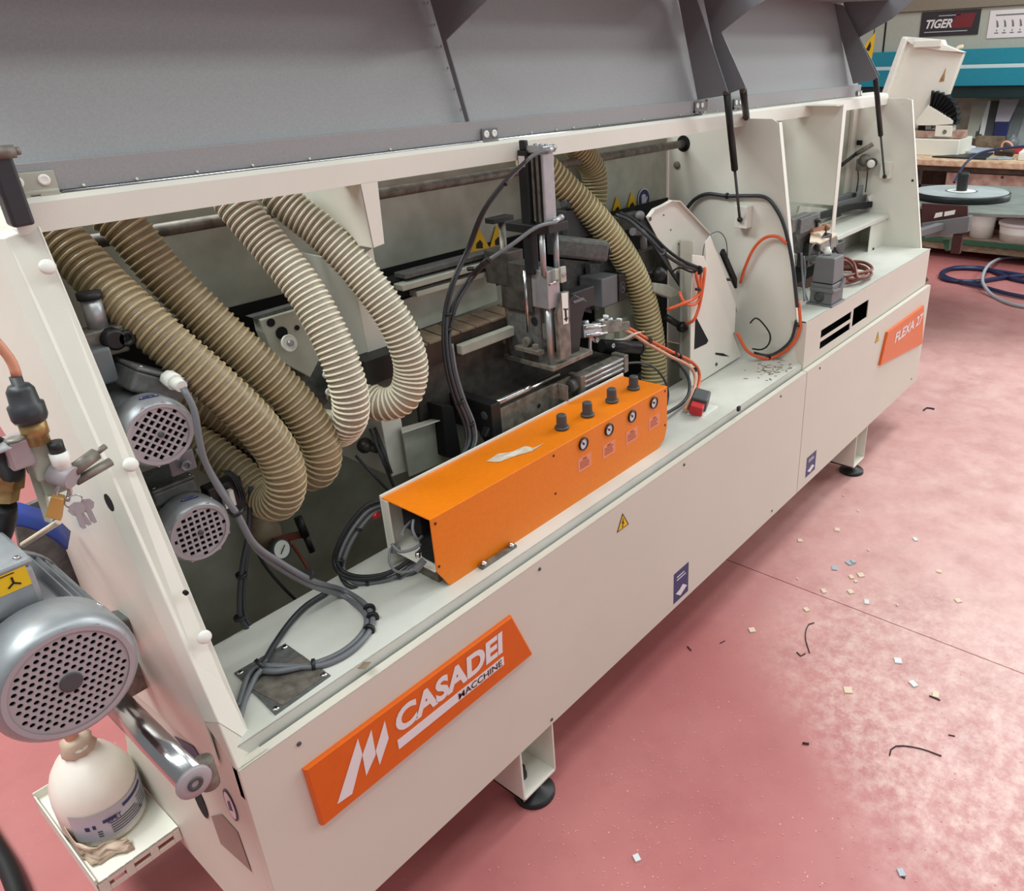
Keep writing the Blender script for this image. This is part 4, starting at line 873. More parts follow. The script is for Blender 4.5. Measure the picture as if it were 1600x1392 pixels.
mb = MB(); c = P(165, 565, y=.30); mb.box(c+V(-.03, 0, -.035), c+V(.012, .05, .02)); part('block', mb, M['smoke'], sp, .004)
gb = thing('trimming_unit', 'grey machined bracket with a pale disc knob behind the tan hoses', 'trimmer', P(440, 560, y=.42))
q = [P(a, b, y=.40) for a, b in ((408, 500), (470, 482), (500, 560), (485, 590), (430, 560), (412, 520))]
part('bracket', MB().prism(q, V(0, .03, 0)), M['creamd'], gb, .002); q2 = [P(a, b, y=.41) for a, b in ((392, 496), (462, 476), (472, 483), (410, 502))]; part('bracket_top', MB().prism(q2, V(0, .02, 0)), M['cast'], gb)
for (px, py, r) in ((423, 504, .008), (464, 512, .005), (440, 520, .012)): part('bore', MB().lathe(P(px, py, y=.399), FR, [(0, r), (.0015, r)], 14), M['void'], gb)
c = P(453, 536, y=.375); mb = MB(); mb.lathe(c, V(.15, -1, .25), [(-.01, .012), (-.004, .0165), (0, .0165), (0, .014), (-.002, .013)], 24); kn = part('disc_knob', mb, M['whitep'], gb); part('disc_nut', MB().lathe(c, V(.15, -1, .25), [(-.002, .006), (.005, .006), (.005, .003)], 6), M['alu'], kn)
mb = MB(); mb.prism([P(a, b, y=.42) for a, b in ((455, 560), (500, 560), (520, 620), (500, 640), (470, 600))], V(0, .02, 0)); part('lower_arm', mb, M['cast'], gb)
for (px, py) in ((509, 585), (513, 612)): mb = MB(); c = P(px, py, y=.33); mb.lathe(c, FR, [(0, .0075), (.004, .0075), (.004, .0045), (.001, .0045)], 14); part('link_eye', mb, M['whitep'], gb)
mb = MB(); mb.box(P(558, 510, y=.40), P(572, 600, y=.46)); part('dark_post', mb, M['void'], gb, .004)
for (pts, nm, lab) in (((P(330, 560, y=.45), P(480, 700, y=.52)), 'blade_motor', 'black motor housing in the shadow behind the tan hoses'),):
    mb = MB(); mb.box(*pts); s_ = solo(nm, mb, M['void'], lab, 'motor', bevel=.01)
mb = MB(); mb.bar(P(340, 520, y=.44), P(420, 640, y=.42), .04, .02); mb.bar(P(355, 575, y=.40), P(372, 610, y=.39), .012, .01); solo('slide_arm', mb, M['creamd'], 'pale sloping arm between the two tan hoses', 'arm', bevel=.003)
# junk beside lower motor
wb = thing('wiring_block', 'small terminal block with white plugs and thin wires beside the lower motor', 'terminal block', P(360, 790, y=.3))
c = P(362, 782, y=.27); parts('plug', [(c+V(-.012, 0, -.012), c+V(-.004, .01, .018)), (c+V(-.001, 0, -.012), c+V(.007, .01, .018))], M['whitep'], wb, .001)
mb = MB(); mb.box(c+V(-.03, .012, -.03), c+V(.03, .04, .03)); part('block', mb, M['black'], wb, .003)
for k in range(3): part('wire', MB().tube(spline([P(345+k*6, 735, y=.28), P(362+k*4, 745, y=.27), P(375+k*4, 775, y=.28), P(372+k*5, 800, y=.29)], .01), .0015, 6), M['cabled'], wb)
c = P(396, 787, y=.30); mb = MB(); mb.box(c+V(-.008, 0, -.006), c+V(.008, .012, .008)); part('blue_plug', mb, M['navy'], wb, .001)
mb = MB(); c = P(289, 727, y=.24); mb.lathe(c, FR, [(0, .01), (.006, .01), (.006, .005), (.002, .005)], 6); mb.box(c+V(-.02, .006, -.015), c+V(.02, .02, .02)); part('bolt', mb, M['motord'], wb, .002)
# loose rods in the middle of the pit
lr = thing('tilt_linkage', 'dark linkage rods hanging below the cream hoses', 'linkage', P(590, 720, y=.40))
for (a, b) in (((578, 670), (615, 760)), ((585, 668), (612, 740)), ((556, 712), (608, 768))): part('rod', MB().cyl(P(*a, y=.40), P(*b, y=.36), .0035, n=8), M['dgrey'], lr)
c = P(570, 696, y=.42); mb = MB(); mb.ball(c, .018); mb.cyl(c, c+V(.02, -.02, -.012), .01, n=10); part('joint', mb, M['steeld'], lr)
mb = MB(); mb.box(P(578, 572, y=.34), P(606, 602, y=.37)); part('clamp_block', mb, M['cast'], lr, .002); part('clamp_top', MB().box(P(570, 566, y=.33), P(612, 574, y=.38)), M['black'], lr, .001)
# ------------------------------------------------------------ pressure beam, feed track
fb = thing('feed_track', 'workpiece feed track with slotted brown pads and a cream guard behind the air tubes', 'feed track', P(720, 560, y=.4))
def slab(pts, d, nm, m, par, bv=.001, lab=None): return part(nm, MB().prism([P(*p[:2], y=p[2]) for p in pts], d), M[m], par, bv, lab)
# guard plate and pads
slab([(626, 470, .47), (690, 447, .47), (765, 425, .47), (774, 432, .47), (778, 470, .47), (655, 515, .47)], V(0, .004, 0), 'guard_plate', 'creamd', fb, .001, 'cream guard plate')
ya, yb2 = .37, .46
l0, l1 = P(652, 536, y=ya), P(850, 478, y=ya); zt2 = (l0.z+l1.z)/2
mb = MB(); mb.box((l0.x-.02, ya, zt2-.055), (l1.x, yb2, zt2-.004)); part('track_body', mb, M['woodd'], fb, .002)
n = 9; w = (l1.x-l0.x+.02)/n
for k in range(n):
    x0 = l0.x-.02+k*w; mb = MB(); mb.prism([V(x0+.004, ya-.001, zt2-.004), V(x0+w-.001, ya-.001, zt2-.004), V(x0+w+.011, yb2, zt2-.004), V(x0+.016, yb2, zt2-.004)], V(0, 0, .005)); part('track_pad', mb, M['dust'], fb, .0008)
r0, r1 = P(722, 548, y=.345), P(804, 519, y=.345); mb = MB(); mb.box((r0.x, .345, r0.z-.012), (r1.x+.05, .365, r0.z+.012)); part('guide_rail', mb, M['creamd'], fb, .003, 'cream guide rail')
for px, py in ((738, 553), (788, 534)): part('rail_screw', MB().lathe(P(px, py, y=.3445), FR, [(0, .0055), (.001, .0055)], 10), M['woodd'], fb)
mb = MB(); mb.box((l0.x-.01, ya+.01, zt2-.20), (l1.x, ya+.02, zt2-.05)); part('track_apron', mb, M['steeld'], fb)
pb = thing('pressure_beam', 'pair of pale grey rails in front of the black warning band', 'beam', P(700, 420, y=.42))
a, b = P(637, 445, y=.42), P(800, 399, y=.42)
for k, (dy, dz, h) in enumerate(((0, 0, .014), (.012, .02, .012), (.004, -.024, .012))):
    mb = MB(); mb.box((a.x+.02*k-.015, .42+dy, a.z+dz-h/2-.005), (b.x, .47, a.z+dz+h/2-.005)); part('rail', mb, M['creamd'] if k != 1 else M['cast'], pb, .002)
mb = MB(); mb.box((a.x-.06, .45, a.z-.035), (b.x, .50, a.z+.006)); part('rail_support', mb, M['void'], pb)
# pit plates seen under the track
pp = thing('pit_bracket', 'beige folded bracket plates in the pit under the feed track', 'bracket', P(660, 700, y=.4))
slab([(628, 672, .36), (688, 652, .36), (700, 720, .36), (640, 745, .36)], V(0, .004, 0), 'folded_plate', 'creamd', pp); slab([(626, 668, .37), (690, 650, .37), (688, 656, .34), (628, 676, .34)], V(0, 0, -.003), 'folded_plate', 'cream', pp)
slab([(708, 645, .38), (760, 660, .38), (775, 690, .38), (720, 720, .38)], V(0, .004, 0), 'folded_plate', 'creamd', pp)
slab([(690, 635, .33), (708, 635, .33), (722, 715, .33), (698, 715, .33)], V(0, .05, 0), 'dark_post', 'void', pp)

# ------------------------------------------------------------ cross slide with two chrome rods
cs = thing('cross_slide', 'dark cross slide with two bright rods behind the orange control box', 'slide', P(800, 640, y=.3))
y1, y2 = .262, .395
p1 = P(776, 627, y=y1); p1e = P(872, 588, y=y1); p2 = P(722, 608, y=y2); p2e = P(806, 574, y=y2)
zc1 = (p1.z+p1e.z)/2; zc2 = (p2.z+p2e.z)/2
part('rod', MB().cyl(V(p1.x-.02, y1, zc1), V(p1e.x, y1, zc1), .0075, n=16), M['steel'], cs); part('rod', MB().cyl(V(p2.x-.02, y2, zc2), V(p2e.x+.06, y2, zc2), .007, n=16), M['steel'], cs)
e0, e1 = P(770, 632, y=y1), P(688, 604, y=y2+.02)
mb = MB(); xx = p1.x-.008; mb.prism([V(xx-.03, y1-.02, zc1+.012), V(xx-.03, y2+.04, zc2+.014), V(xx-.03, y2+.04, zc2-.06), V(xx-.03, y2, zc2-.065), V(xx-.03, y1+.03, zc1-.065), V(xx-.03, y1+.005, zc1-.10), V(xx-.03, y1-.02, zc1-.10)], V(.03, 0, 0)); part('end_block', mb, M['black'], cs, .002)
for k, (yy, zz) in enumerate(((y1+.005, zc1-.02), (y2, zc2-.022))): part('clamp_screw', MB().lathe(V(xx-.03, yy, zz), -X, [(0, .011), (.001, .011), (.0012, .006)], 16), M['dgrey'], cs)
mb = MB(); mb.box((xx+.002, y1+.012, zc1-.05), (1.62, y2-.01, zc1-.035)); part('slide_bed', mb, M['steeld'], cs)
mb = MB(); mb.prism([V(xx+.004, y1-.012, zc1-.012), V(1.50, y1-.012, zc1-.012), V(1.50, y1-.012, zc1-.11), V(xx+.03, y1-.012, zc1-.11), V(xx+.004, y1-.012, zc1-.085)], V(0, .006, 0)); part('front_plate', mb, M['alud'], cs, .001)
c = P(842, 634, y=y1-.0125); part('notch', MB().lathe(c, FR, [(0, .006), (.001, .006)], 6), M['void'], cs)
mb = MB(); mb.prism([P(a, b, y=.25) for a, b in ((765, 668), (800, 683), (795, 690), (758, 684))], V(0, .02, 0)); part('bumper', mb, M['blackr'], cs, .003)

# ------------------------------------------------------------ vertical carriage
va = thing('vertical_carriage', 'vertical pneumatic carriage with a tall aluminium cylinder and chrome guide columns', 'carriage', P(830, 570, y=.2869))  # carriage depths below scaled about the camera, results written in as plain numbers
B = [P(a, b, z=.95) for a, b in ((787, 553), (861, 575), (915, 538), (850, 522))]
zb_ = .95; bx0, bx1 = 1.288, 1.44; by0, by1 = .2171, .3846
mb = MB(); mb.box((bx0, by0, zb_-.012), (bx1, by1, zb_)); part('base_plate', mb, M['alud'], va, .0015)
fc = P(861, 560, y=.2358)
part('guide_column', MB().cyl(V(fc.x, .2358, zb_), V(fc.x, .2358, P(858, 484, y=.2218).z+.01), .0075, n=16), M['alu'], va)
bc = P(799, 545, y=.366); ztc = P(786, 345, y=.366).z
part('guide_column', MB().cyl(V(bc.x, .366, zb_), V(bc.x, .366, ztc), .0085, n=16), M['alud'], va)
# sliding block
bz0, bz1 = P(858, 484, y=.2218).z, P(857, 424, y=.2218).z
sx0 = P(857, 470, y=.2218).x; sx1 = P(876, 470, y=.2218).x
mb = MB(); mb.box((sx0, .2218, bz0), (sx1, .273, bz1)); part('slide_block', mb, M['alu'], va, .0015)
mb = MB(); mb.box((sx0-.004, .273, bz0-.015), (sx1-.004, .3706, bz1+.01)); mb.box((sx0-.006, .3427, bz1-.05), (sx1+.01, .4171, bz1+.03)); part('slide_body', mb, M['steeld'], va, .002)
mb = MB(); mb.box((sx0+.005, .2683, zb_), (sx0+.02, .3613, bz0)); part('web_plate', mb, M['cast'], va, .002)
for (px, py, r) in ((835, 502, .011), (832, 470, .005)): c = P(px, py, x=sx0+.0045); part('bore', MB().lathe(c, -X, [(0, r), (.001, r)], 16), M['void'], va)
mb = MB(); c = P(826, 533, x=sx0-.0); mb.cyl(c, c+V(-.012, 0, 0), .012, n=10); mb.box(c+V(-.02, -.05, -.022), c+V(.0, .03, -.012)); mb.cyl(c+V(-.01, -.03, -.02), c+V(-.01, -.03, .0), .008, n=8); part('rod_clevis', mb, M['alud'], va, .001)
q = P(875, 430, y=.2125); mb = MB(); mb.box(q+V(-.016, 0, -.018), q+V(-.002, .01, .016)); mb.box(q+V(.0, -.004, -.018), q+V(.018, .004, .018)); part('stop_bracket', mb, M['creamd'], va, .001)
mb = MB(); mb.cyl(q+V(-.045, -.006, -.012), q+V(-.01, -.003, -.009), .0025, n=8); mb.lathe(q+V(.008, -.004, 0), FR, [(0, .005), (.004, .005)], 10); part('stop_screw', mb, M['steel'], va)
# top cylinder
tz0, tz1 = P(866, 346, y=.2218).z, P(866, 236, y=.2218).z
cx0, cx1 = P(848, 300, y=.2218).x, P(866, 300, y=.2218).x
mb = MB(); mb.box((cx0, .2171, tz0), (cx1, .254, tz1)); cy_ = part('cylinder_body', mb, M['alu'], va, .004, 'bright extruded aluminium cylinder')
mb = MB()
for yy in (.223, .238): mb.box((cx0-.0012, yy, tz0+.002), (cx0, yy+.005, tz1-.003))
part('groove', mb, M['void'], cy_)
mb = MB()
for yy in (.229, .244): mb.box((cx0-.0022, yy, tz0+.004), (cx0, yy+.006, tz1-.004))
part('slot_rail', mb, M['alud'], cy_)
mb = MB(); mb.box((cx0-.003, .2125, tz1-.001), (cx1+.002, .262, tz1+.014)); part('cylinder_cap', mb, M['alu'], va, .002)
for k in range(3): part('cap_screw', MB().lathe(V((cx0+cx1)/2, .221+k*.015, tz1+.014), Z, [(0, .006), (.002, .006), (.003, .004)], 12), M['steel'], va)
mb = MB(); c = P(862, 234, y=.2106); mb.cyl(c+V(-.018, .0, -.002), c+V(.010, .004, .003), .006, n=12); mb.cyl(c+V(.006, .003, .002), c+V(.016, .006, .004), .007, n=6); part('air_fitting', mb, M['alu'], va)
mb = MB(); c = P(872, 344, y=.2106); mb.cyl(c+V(-.018, .0, -.002), c+V(.012, .004, .003), .006, n=12); mb.cyl(c+V(.010, .003, .002), c+V(.020, .006, .004), .007, n=6); part('air_fitting', mb, M['alu'], va)
# black side profile
mb = MB(); z0k, z1k = P(815, 434, y=.265).z, P(808, 236, y=.265).z
mb.box((cx0-.010, .2555, z0k), (cx0+.012, .2825, z1k)); part('side_profile', mb, M['black'], va, .003, 'black upright side profile')
mb = MB(); c = P(815, 252, x=cx0-.0105); mb.box(c+V(-.0006, -.009, -.011), c+V(0, .009, .011)); part('white_tag', mb, M['white'], va)
part('clevis', MB().box((cx0-.008, .260, z1k), (cx0+.004, .277, z1k+.020)), M['black'], va, .002)
a = P(820, 436, y=.27); b = P(823, 520, y=.27); part('piston_rod', MB().cyl(V(a.x, .27, b.z), V(a.x, .27, a.z+.02), .0035, n=10), M['steel'], va)
# cross bracket and upper rods
mb = MB(); z1 = tz0; mb.prism([V(cx0-.02, .3241, z1-.022), V(cx0-.02, .2404, z1-.022), V(cx0+.0, .2106, z1-.022), V(cx1+.03, .2106, z1-.022), V(cx1+.03, .2404, z1-.022), V(cx1+.01, .3241, z1-.022)], V(0, 0, .020)); part('cross_bracket', mb, M['black'], va, .002)
mb = MB(); mb.box((bc.x-.04, .352, ztc), (cx1, .3799, ztc+.012)); part('upper_plate', mb, M['black'], va, .001)
for px in (848, 869): q = P(px, 395, y=.2311); part('guide_column', MB().cyl(V(q.x, .2311, bz1-.01), V(q.x, .2311, z1-.02), .0068, n=16), M['alu'], va)
# blade with arrow label
b0, b1 = P(872, 575, y=.2125), P(893, 575, y=.2125); bz = P(880, 458, y=.2125).z
mb = MB(); mb.prism([P(a, b, y=.2125) for a, b in ((871, 490), (878, 458), (889, 455), (893, 556), (876, 563))], V(0, .012, 0)); part('blade', mb, M['alud'], va, .001)
l = MB(); quad(l, [P(a, b, y=.212) for a, b in ((877, 458), (887, 457), (888, 505), (880, 507))], FR); l.m = 1
quad(l, [P(a, b, y=.2114) for a, b in ((880, 482), (888, 482), (888, 484), (885, 484), (886, 496), (888, 496), (885, 503), (881, 498), (883, 497), (882, 484), (880, 484))], FR, .0003); part('arrow_label', l, [M['whitep'], M['ink']], va, label='white label with a black double arrow')
mb = MB(); mb.prism([P(a, b, y=.2404) for a, b in ((888, 470), (898, 460), (918, 470), (910, 500), (905, 560), (890, 560))], V(0, .05, 0)); mb.box(P(890, 460, y=.2683), P(912, 474, y=.3055)); part('black_housing', mb, M['black'], va, .003)
mb = MB(); q = P(903, 469, y=.2385); mb.prism([P(a, b, y=.2385) for a, b in ((895, 471), (912, 465), (914, 468), (898, 474))], V(0, .004, 0)); part('housing_edge', mb, M['grey'], va)

# ------------------------------------------------------------ lower cylinder, sensor cluster, dark castings
lc = thing('pneumatic_cylinder', 'dirty horizontal pneumatic cylinder with a threaded rod behind the orange box', 'cylinder', P(920, 595, y=.24))
a, b = P(900, 600, y=.24), P(962, 569, y=.24); zc_ = (a.z+b.z)/2
A_, B_ = V(a.x, .24, zc_), V(b.x+.02, .24, zc_)
mb = MB(); mb.box((a.x, .222, zc_-.02), (b.x+.02, .26, zc_+.02)); part('barrel', mb, M['alud'], lc, .006)
for zz in (.019, .006, -.008): part('tie_rod', MB().cyl(V(a.x+.008, .220, zc_+zz), V(b.x+.005, .220, zc_+zz), .0035, n=8), M['alu'], lc)
parts('end_cap', [((a.x-.006, .218, zc_-.025), (a.x+.014, .264, zc_+.025)), ((b.x+.01, .218, zc_-.025), (b.x+.03, .264, zc_+.025))], M['alud'], lc, .003)
mb = MB(); mb.lathe(A_+V(-.006, 0, 0), -X, [(0, .017), (.02, .016)], 16); part('collar', mb, M['cast'], lc); part('rod', MB().cyl(A_+V(-.02, 0, 0), A_+V(-.06, 0, 0), .006, n=12), M['steel'], lc)
part('nut', MB().lathe(A_+V(-.048, 0, 0), -X, [(0, .011), (.012, .011)], 6, False), M['black'], lc)
q = P(867, 613, y=.225); mb = MB(); mb.box(q+V(-.006, 0, -.022), q+V(.012, .004, .020)); mb.box(q+V(.012, -.03, -.022), q+V(.016, .004, .02)); part('rod_bracket', mb, M['alud'], lc, .002)
part('air_tube', MB().tube(spline([P(928, 592, y=.245), P(950, 578, y=.24), P(985, 567, y=.23), P(1015, 570, y=.22), P(1036, 590, y=.215), P(1044, 615, y=.21), P(1040, 640, y=.20)], .01), .0034, 8), M['cabled'], lc)
sn = thing('valve_cluster', 'shiny aluminium valve cluster with small fittings right of the carriage', 'valve cluster', P(940, 525, y=.28))
a = P(905, 518, y=.28); ax = V(1, -.25, -.12).normalized(); up = V(0, .25, 1).normalized()
mb = MB(); mb.bar(a, a+ax*.066, .040, .034, up); part('valve_body', mb, M['alu'], sn, .003)
mb = MB(); mb.bar(a+ax*.06+up*.004, a+ax*.125+up*.004, .044, .032, up); mb.bar(a+ax*.12, a+ax*.16, .03, .024, up); part('valve_body', mb, M['alud'], sn, .002)
for k in (.025, .075, .105): part('valve_cap', MB().cyl(a+ax*k+up*.014, a+ax*k+up*.026, .010, n=10), M['alu'], sn)
for k in (.0, .012): part('valve_tube', MB().cyl(a+up*(.012-k*1.6)+V(0, -.018, 0), a+ax*.07+up*(.012-k*1.6)+V(0, -.018, 0), .006, n=10), M['steel'], sn)
for (px, py) in ((946, 497), (967, 502)): c = P(px, py, y=.28); part('fitting', MB().lathe(c+V(-.002, 0, -.018), V(.15, 0, 1), [(0, .0055), (.016, .0055), (.02, .0075), (.026, .0075)], 12), M['whitep'], sn)
for (px, py) in ((932, 531), (957, 540)): c = P(px, py, y=.255); part('link_eye', MB().lathe(c, FR, [(0, .0065), (.004, .0065), (.004, .0035), (.001, .0035)], 12), M['alu'], sn)
part('link_arm', MB().bar(P(920, 525, y=.258), P(930, 533, y=.258), .008, .004, Y).bar(P(922, 525, y=.258), P(922, 548, y=.258), .007, .005, Y), M['grille'], sn)
for dx in (0, 6, 12): part('lead', MB().tube(spline([P(958, 530, y=.255), P(972+dx*.5, 530, y=.25), P(985+dx, 524-dx*.3, y=.24), P(995+dx, 520-dx*.2, y=.23)], .008), .0018, 6), M['whitep'] if dx < 9 else M['tubec'], sn)
mm = thing('small_black_motor', 'small black cylindrical motor under the aluminium valve cluster', 'motor', P(970, 545, y=.31))
a, b = P(940, 540, y=.31), P(1000, 543, y=.27); part('motor_can', MB().cyl(a, b, .018, n=24), M['black'], mm); part('motor_cap', MB().lathe(b, b-a, [(0, .019), (.006, .019), (.006, .013), (.002, .012)], 24), M['dgrey'], mm)
ct = thing('milling_head', 'dark grey cast head with a long arm and square motor behind the yellowish hose', 'milling head', P(920, 430, y=.42))
a, b = P(870, 384, y=.41), P(948, 392, y=.33)
mb = MB(); mb.bar(a, b, .05, .052); part('arm', mb, M['cast'], ct, .008); d = (b-a).normalized(); part('arm_end', MB().lathe(b, d, [(0, .021), (.002, .021), (.003, .006), (.012, .006)], 20), M['black'], ct)
mb = MB(); mb.prism([P(p, q, y=.40) for p, q in ((922, 412), (940, 412), (936, 485), (930, 485))], V(0, .02, 0)); mb.prism([P(p, q, y=.43) for p, q in ((880, 405), (925, 410), (925, 490), (890, 480))], V(0, .02, 0)); mb.box(P(940, 410, y=.40), P(968, 432, y=.45)); part('rib', mb, M['cast'], ct, .002)
a, b = P(940, 437, y=.34), P(966, 472, y=.34); mb = MB(); mb.box((a.x, .34, b.z), (b.x, .42, a.z)); sq = part('square_motor', mb, M['grey'], ct, .003)
cf = P(981, 458, y=.339); mb = MB(); mb.box((b.x-.002, .335, b.z+.002), (b.x+.032, .42, a.z-.002)); part('motor_end', mb, M['black'], ct, .003); mb = MB(); c = V(b.x+.015, .3345, (a.z+b.z)/2)
for r in (.012,): mb.tube([c+V(math.cos(k*.35)*r, 0, math.sin(k*.35)*r*1.2) for k in range(19)], .0009, 5)
mb.box(c+V(-.005, -.0006, -.006), c+V(-.0025, 0, .006)); mb.box(c+V(.0025, -.0006, -.006), c+V(.005, 0, .006)); mb.box(c+V(-.005, -.0006, -.001), c+V(.005, 0, .001)); part('emblem', mb, M['grey'], ct)
parts('lower_bracket', [(P(945, 480, y=.40), P(1000, 505, y=.44)), (P(968, 500, y=.38), P(1000, 520, y=.40))], M['creamd'], ct, .002)
parts('upper_block', [(P(885, 330, y=.42), P(915, 362, y=.47)), MB().cyl(P(880, 318, y=.43), P(898, 322, y=.43), .012, n=14), (P(870, 360, y=.44), P(930, 376, y=.48)), MB().cyl(P(915, 370, y=.44), P(945, 365, y=.44), .016, n=14)], M['dgrey'], ct, .003)
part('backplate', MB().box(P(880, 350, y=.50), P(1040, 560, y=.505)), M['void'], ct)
ur = thing('regulating_arm', 'grey pivot arm and dark flat bar left of the white bracket', 'arm', P(1010, 380, y=.33))
part('flat_bar', MB().bar(P(1000, 345, y=.33), P(1066, 445, y=.31), .024, .008, FR), M['dgrey'], ur, .001)
mb = MB(); mb.cyl(P(988, 362, y=.33), P(1004, 362, y=.33), .011, n=12); mb.cyl(P(1005, 365, y=.325), P(1006, 388, y=.325), .010, n=12); mb.ball(P(1000, 337, y=.33), .014); part('pivot', mb, M['grey'], ur)
parts('bracket', [(P(998, 395, y=.35), P(1020, 420, y=.38)), (P(965, 340, y=.40), P(990, 352, y=.43))], M['steeld'], ur, .002)
for k, (px, py, yy) in enumerate(((1030, 428, .30), (1066, 511, .27))):
    kn = thing('black_hand_knob', ('black rounded hand knob beside the yellowish hose, upper of two', 'black rounded hand knob on the white bracket, lower of two')[k], 'knob', P(px, py, y=yy)); c = P(px, py, y=yy)
    part('knob', MB().ball(c, .0215 if k == 0 else .018, .95, 16), M['black'], kn); part('knob_insert', MB().lathe(c+V(.006, -.017 if k == 0 else -.014, .004), V(.3, -1, .2), [(0, .006), (.003, .005)], 12), M['cable'], kn)
    if k: part('knob_shaft', MB().cyl(P(1040, 495, y=.30), c, .010, n=12), M['black'], kn)
    else: part('knob_shaft', MB().cyl(c, c+V(-.02, .06, 0), .010, n=12), M['black'], kn)
gl = MB(); gl.prism([P(a, b, y=.29) for a, b in ((1024, 442), (1045, 445), (1062, 455), (1060, 462), (1048, 466), (1022, 456))], V(0, .03, 0)); solo('pale_guard_tip', gl, M['creamd'], 'pale chipped guard tip poking out right of the yellowish hose', 'guard', bevel=.003)

# ------------------------------------------------------------ white bracket
wb_ = thing('white_bracket', 'tall white folded bracket standing on the deck before the partition', 'bracket', P(1115, 580, z=ZD))
yw = .215
q = [P(a, b, y=yw) for a, b in ((1088, 604), (1158, 557), (1150, 500), (1100, 415), (1082, 430), (1086, 500))]
part('face_plate', MB().prism([P(a, b, y=yw) for a, b in ((1078, 604), (1084, 603), (1158, 556), (1130, 480), (1100, 400), (1082, 398))], V(0, .003, 0)), M['cream'], wb_, .001)
part('side_channel', MB().prism([P(1063, 375, y=.30), P(1084, 376, y=.245), P(1084, 602, y=.216), P(1062, 590, y=.30)], V(.003, .0, 0)), M['cream'], wb_, .001)
part('side_channel', MB().prism([P(1063, 375, y=.302), P(1084, 376, y=.302), P(1084, 600, y=.302), P(1062, 590, y=.302)], V(0, .003, 0)), M['creamd'], wb_, .001)
yt = .31
part('top_plate', MB().prism([P(a, b, y=yt) for a, b in ((1010, 339), (1018, 328), (1035, 320), (1045, 314), (1058, 315), (1108, 369), (1106, 420), (1082, 440), (1064, 450), (1040, 395))], V(0, .003, 0)), M['cream'], wb_, .001)
e = [P(a, b, y=yt) for a, b in ((1010, 339), (1018, 328), (1035, 320), (1045, 314), (1058, 315), (1108, 369))]
mb = MB()
for i in range(5): mb.hexa([e[i], e[i+1], e[i+1]+V(0, -.012, 0), e[i]+V(0, -.012, 0), e[i]+V(0, 0, .003), e[i+1]+V(.002, 0, .003), e[i+1]+V(.002, -.012, .003), e[i]+V(0, -.012, .003)])
part('rolled_rim', mb, M['cream'], wb_)
part('hinged_flap', MB().prism([P(a, b, y=.225) for a, b in ((1102, 378), (1110, 368), (1150, 476), (1148, 518), (1142, 525), (1128, 522), (1104, 450))], V(0, .003, 0)), M['cream'], wb_, .001)
part('rear_flap', MB().prism([P(a, b, y=.27) for a, b in ((1110, 372), (1160, 478), (1174, 524), (1168, 528), (1150, 480))], V(0, .004, 0)), M['cream'], wb_, .001)
for px, py, r in ((1016, 342, .006), (1037, 336, .0025), (1048, 359, .0025), (1060, 381, .0025)): part('hole', MB().lathe(P(px, py, y=yt-.0005), FR, [(0, r), (.001, r)], 10), M['dgrey'], wb_)
part('window', MB().prism([P(a, b, y=yw-.001) for a, b in ((1087, 494), (1107, 532), (1104, 537), (1085, 546))], V(0, .0006, 0)), M['void'], wb_, label='dark window in the white bracket')
mb = MB(); mb.prism([P(a, b, y=yw-.001) for a, b in ((1118, 551), (1130, 552), (1140, 557), (1128, 556), (1118, 554))], V(0, .0006, 0)); part('slot', mb, M['void'], wb_); part('screw', MB().lathe(P(1119, 569, y=yw), FR, [(0, .006), (.003, .005)], 10), M['dgrey'], wb_)
bb = thing('black_slide_bar', 'black flat bar sloping down behind the white bracket', 'bar', P(1165, 470, y=.29))
part('bar', MB().bar(P(1128, 392, y=.29), P(1163, 474, y=.28), .022, .012, FR), M['black'], bb, .003); part('catch', MB().bar(P(1123, 436, y=.24), P(1142, 437, y=.24), .009, .009), M['black'], bb, .003)
part('pull_cord', MB().tube(spline([P(1100, 440, y=.24), P(1098, 400, y=.24), P(1105, 372, y=.25), P(1122, 362, y=.26), P(1134, 375, y=.27), P(1137, 405, y=.28)], .008), .0018, 6), M['cable'], bb)
# orange air tubes
ot = 'orange plastic air tube'
def tube1(nm, label, runs, cat='air tube', ties=(), grp=None): return cable(label, runs, ties, cat, nm, grp)
tube1('orange_air_tube', 'orange air tubes looping over the upright channel of the white bracket', [(PP([(1042, 484, .24), (1065, 475, .21), (1085, 466, .20), (1093, 455, .198), (1088, 430, .20), (1090, 418, .21)]), .0048, 'tubeo'), (PP([(1062, 456, .23), (1066, 468, .215), (1074, 476, .205), (1088, 474, .20), (1094, 462, .198), (1095, 440, .20), (1095, 418, .21)]), .0045, 'tubeo'), (PP([(1102, 418, .21), (1098, 450, .20), (1092, 480, .20), (1084, 500, .205), (1072, 506, .24)]), .0048, 'tubeo')],
      ties=[(P(1091, 452, y=.199), (.1, 0, 1), .010)])
tube1('orange_air_tube', 'orange air tube bundle arching from the valve cluster down to the red switch', [(PP([(965, 505, .275), (990, 517, .255), (1015, 532, .24), (1050, 550, .215), (1080, 565, .19), (1092, 580, .18), (1092, 600, .165), (1085, 620, .145), (1076, 638, .13)]), .0052, 'tubeo'), (PP([(960, 508, .27), (988, 522, .25), (1012, 537, .235), (1046, 556, .21), (1074, 570, .185), (1085, 584, .175), (1086, 602, .16), (1079, 622, .14), (1070, 640, .125)]), .005, 'tubec'), (PP([(1050, 562, .22), (1066, 575, .20), (1077, 595, .18), (1076, 615, .16), (1066, 630, .15), (1048, 642, .14), (1032, 650, .13)]), .0048, 'cabled')],
      ties=[(P(1014, 532, y=.237), (1, 0, -.5), .011), (P(1054, 555, y=.21), (1, 0, -.5), .011), (P(1061, 558, y=.205), (1, 0, -.5), .011), (P(1085, 578, y=.18), (.2, 0, -1), .010)])
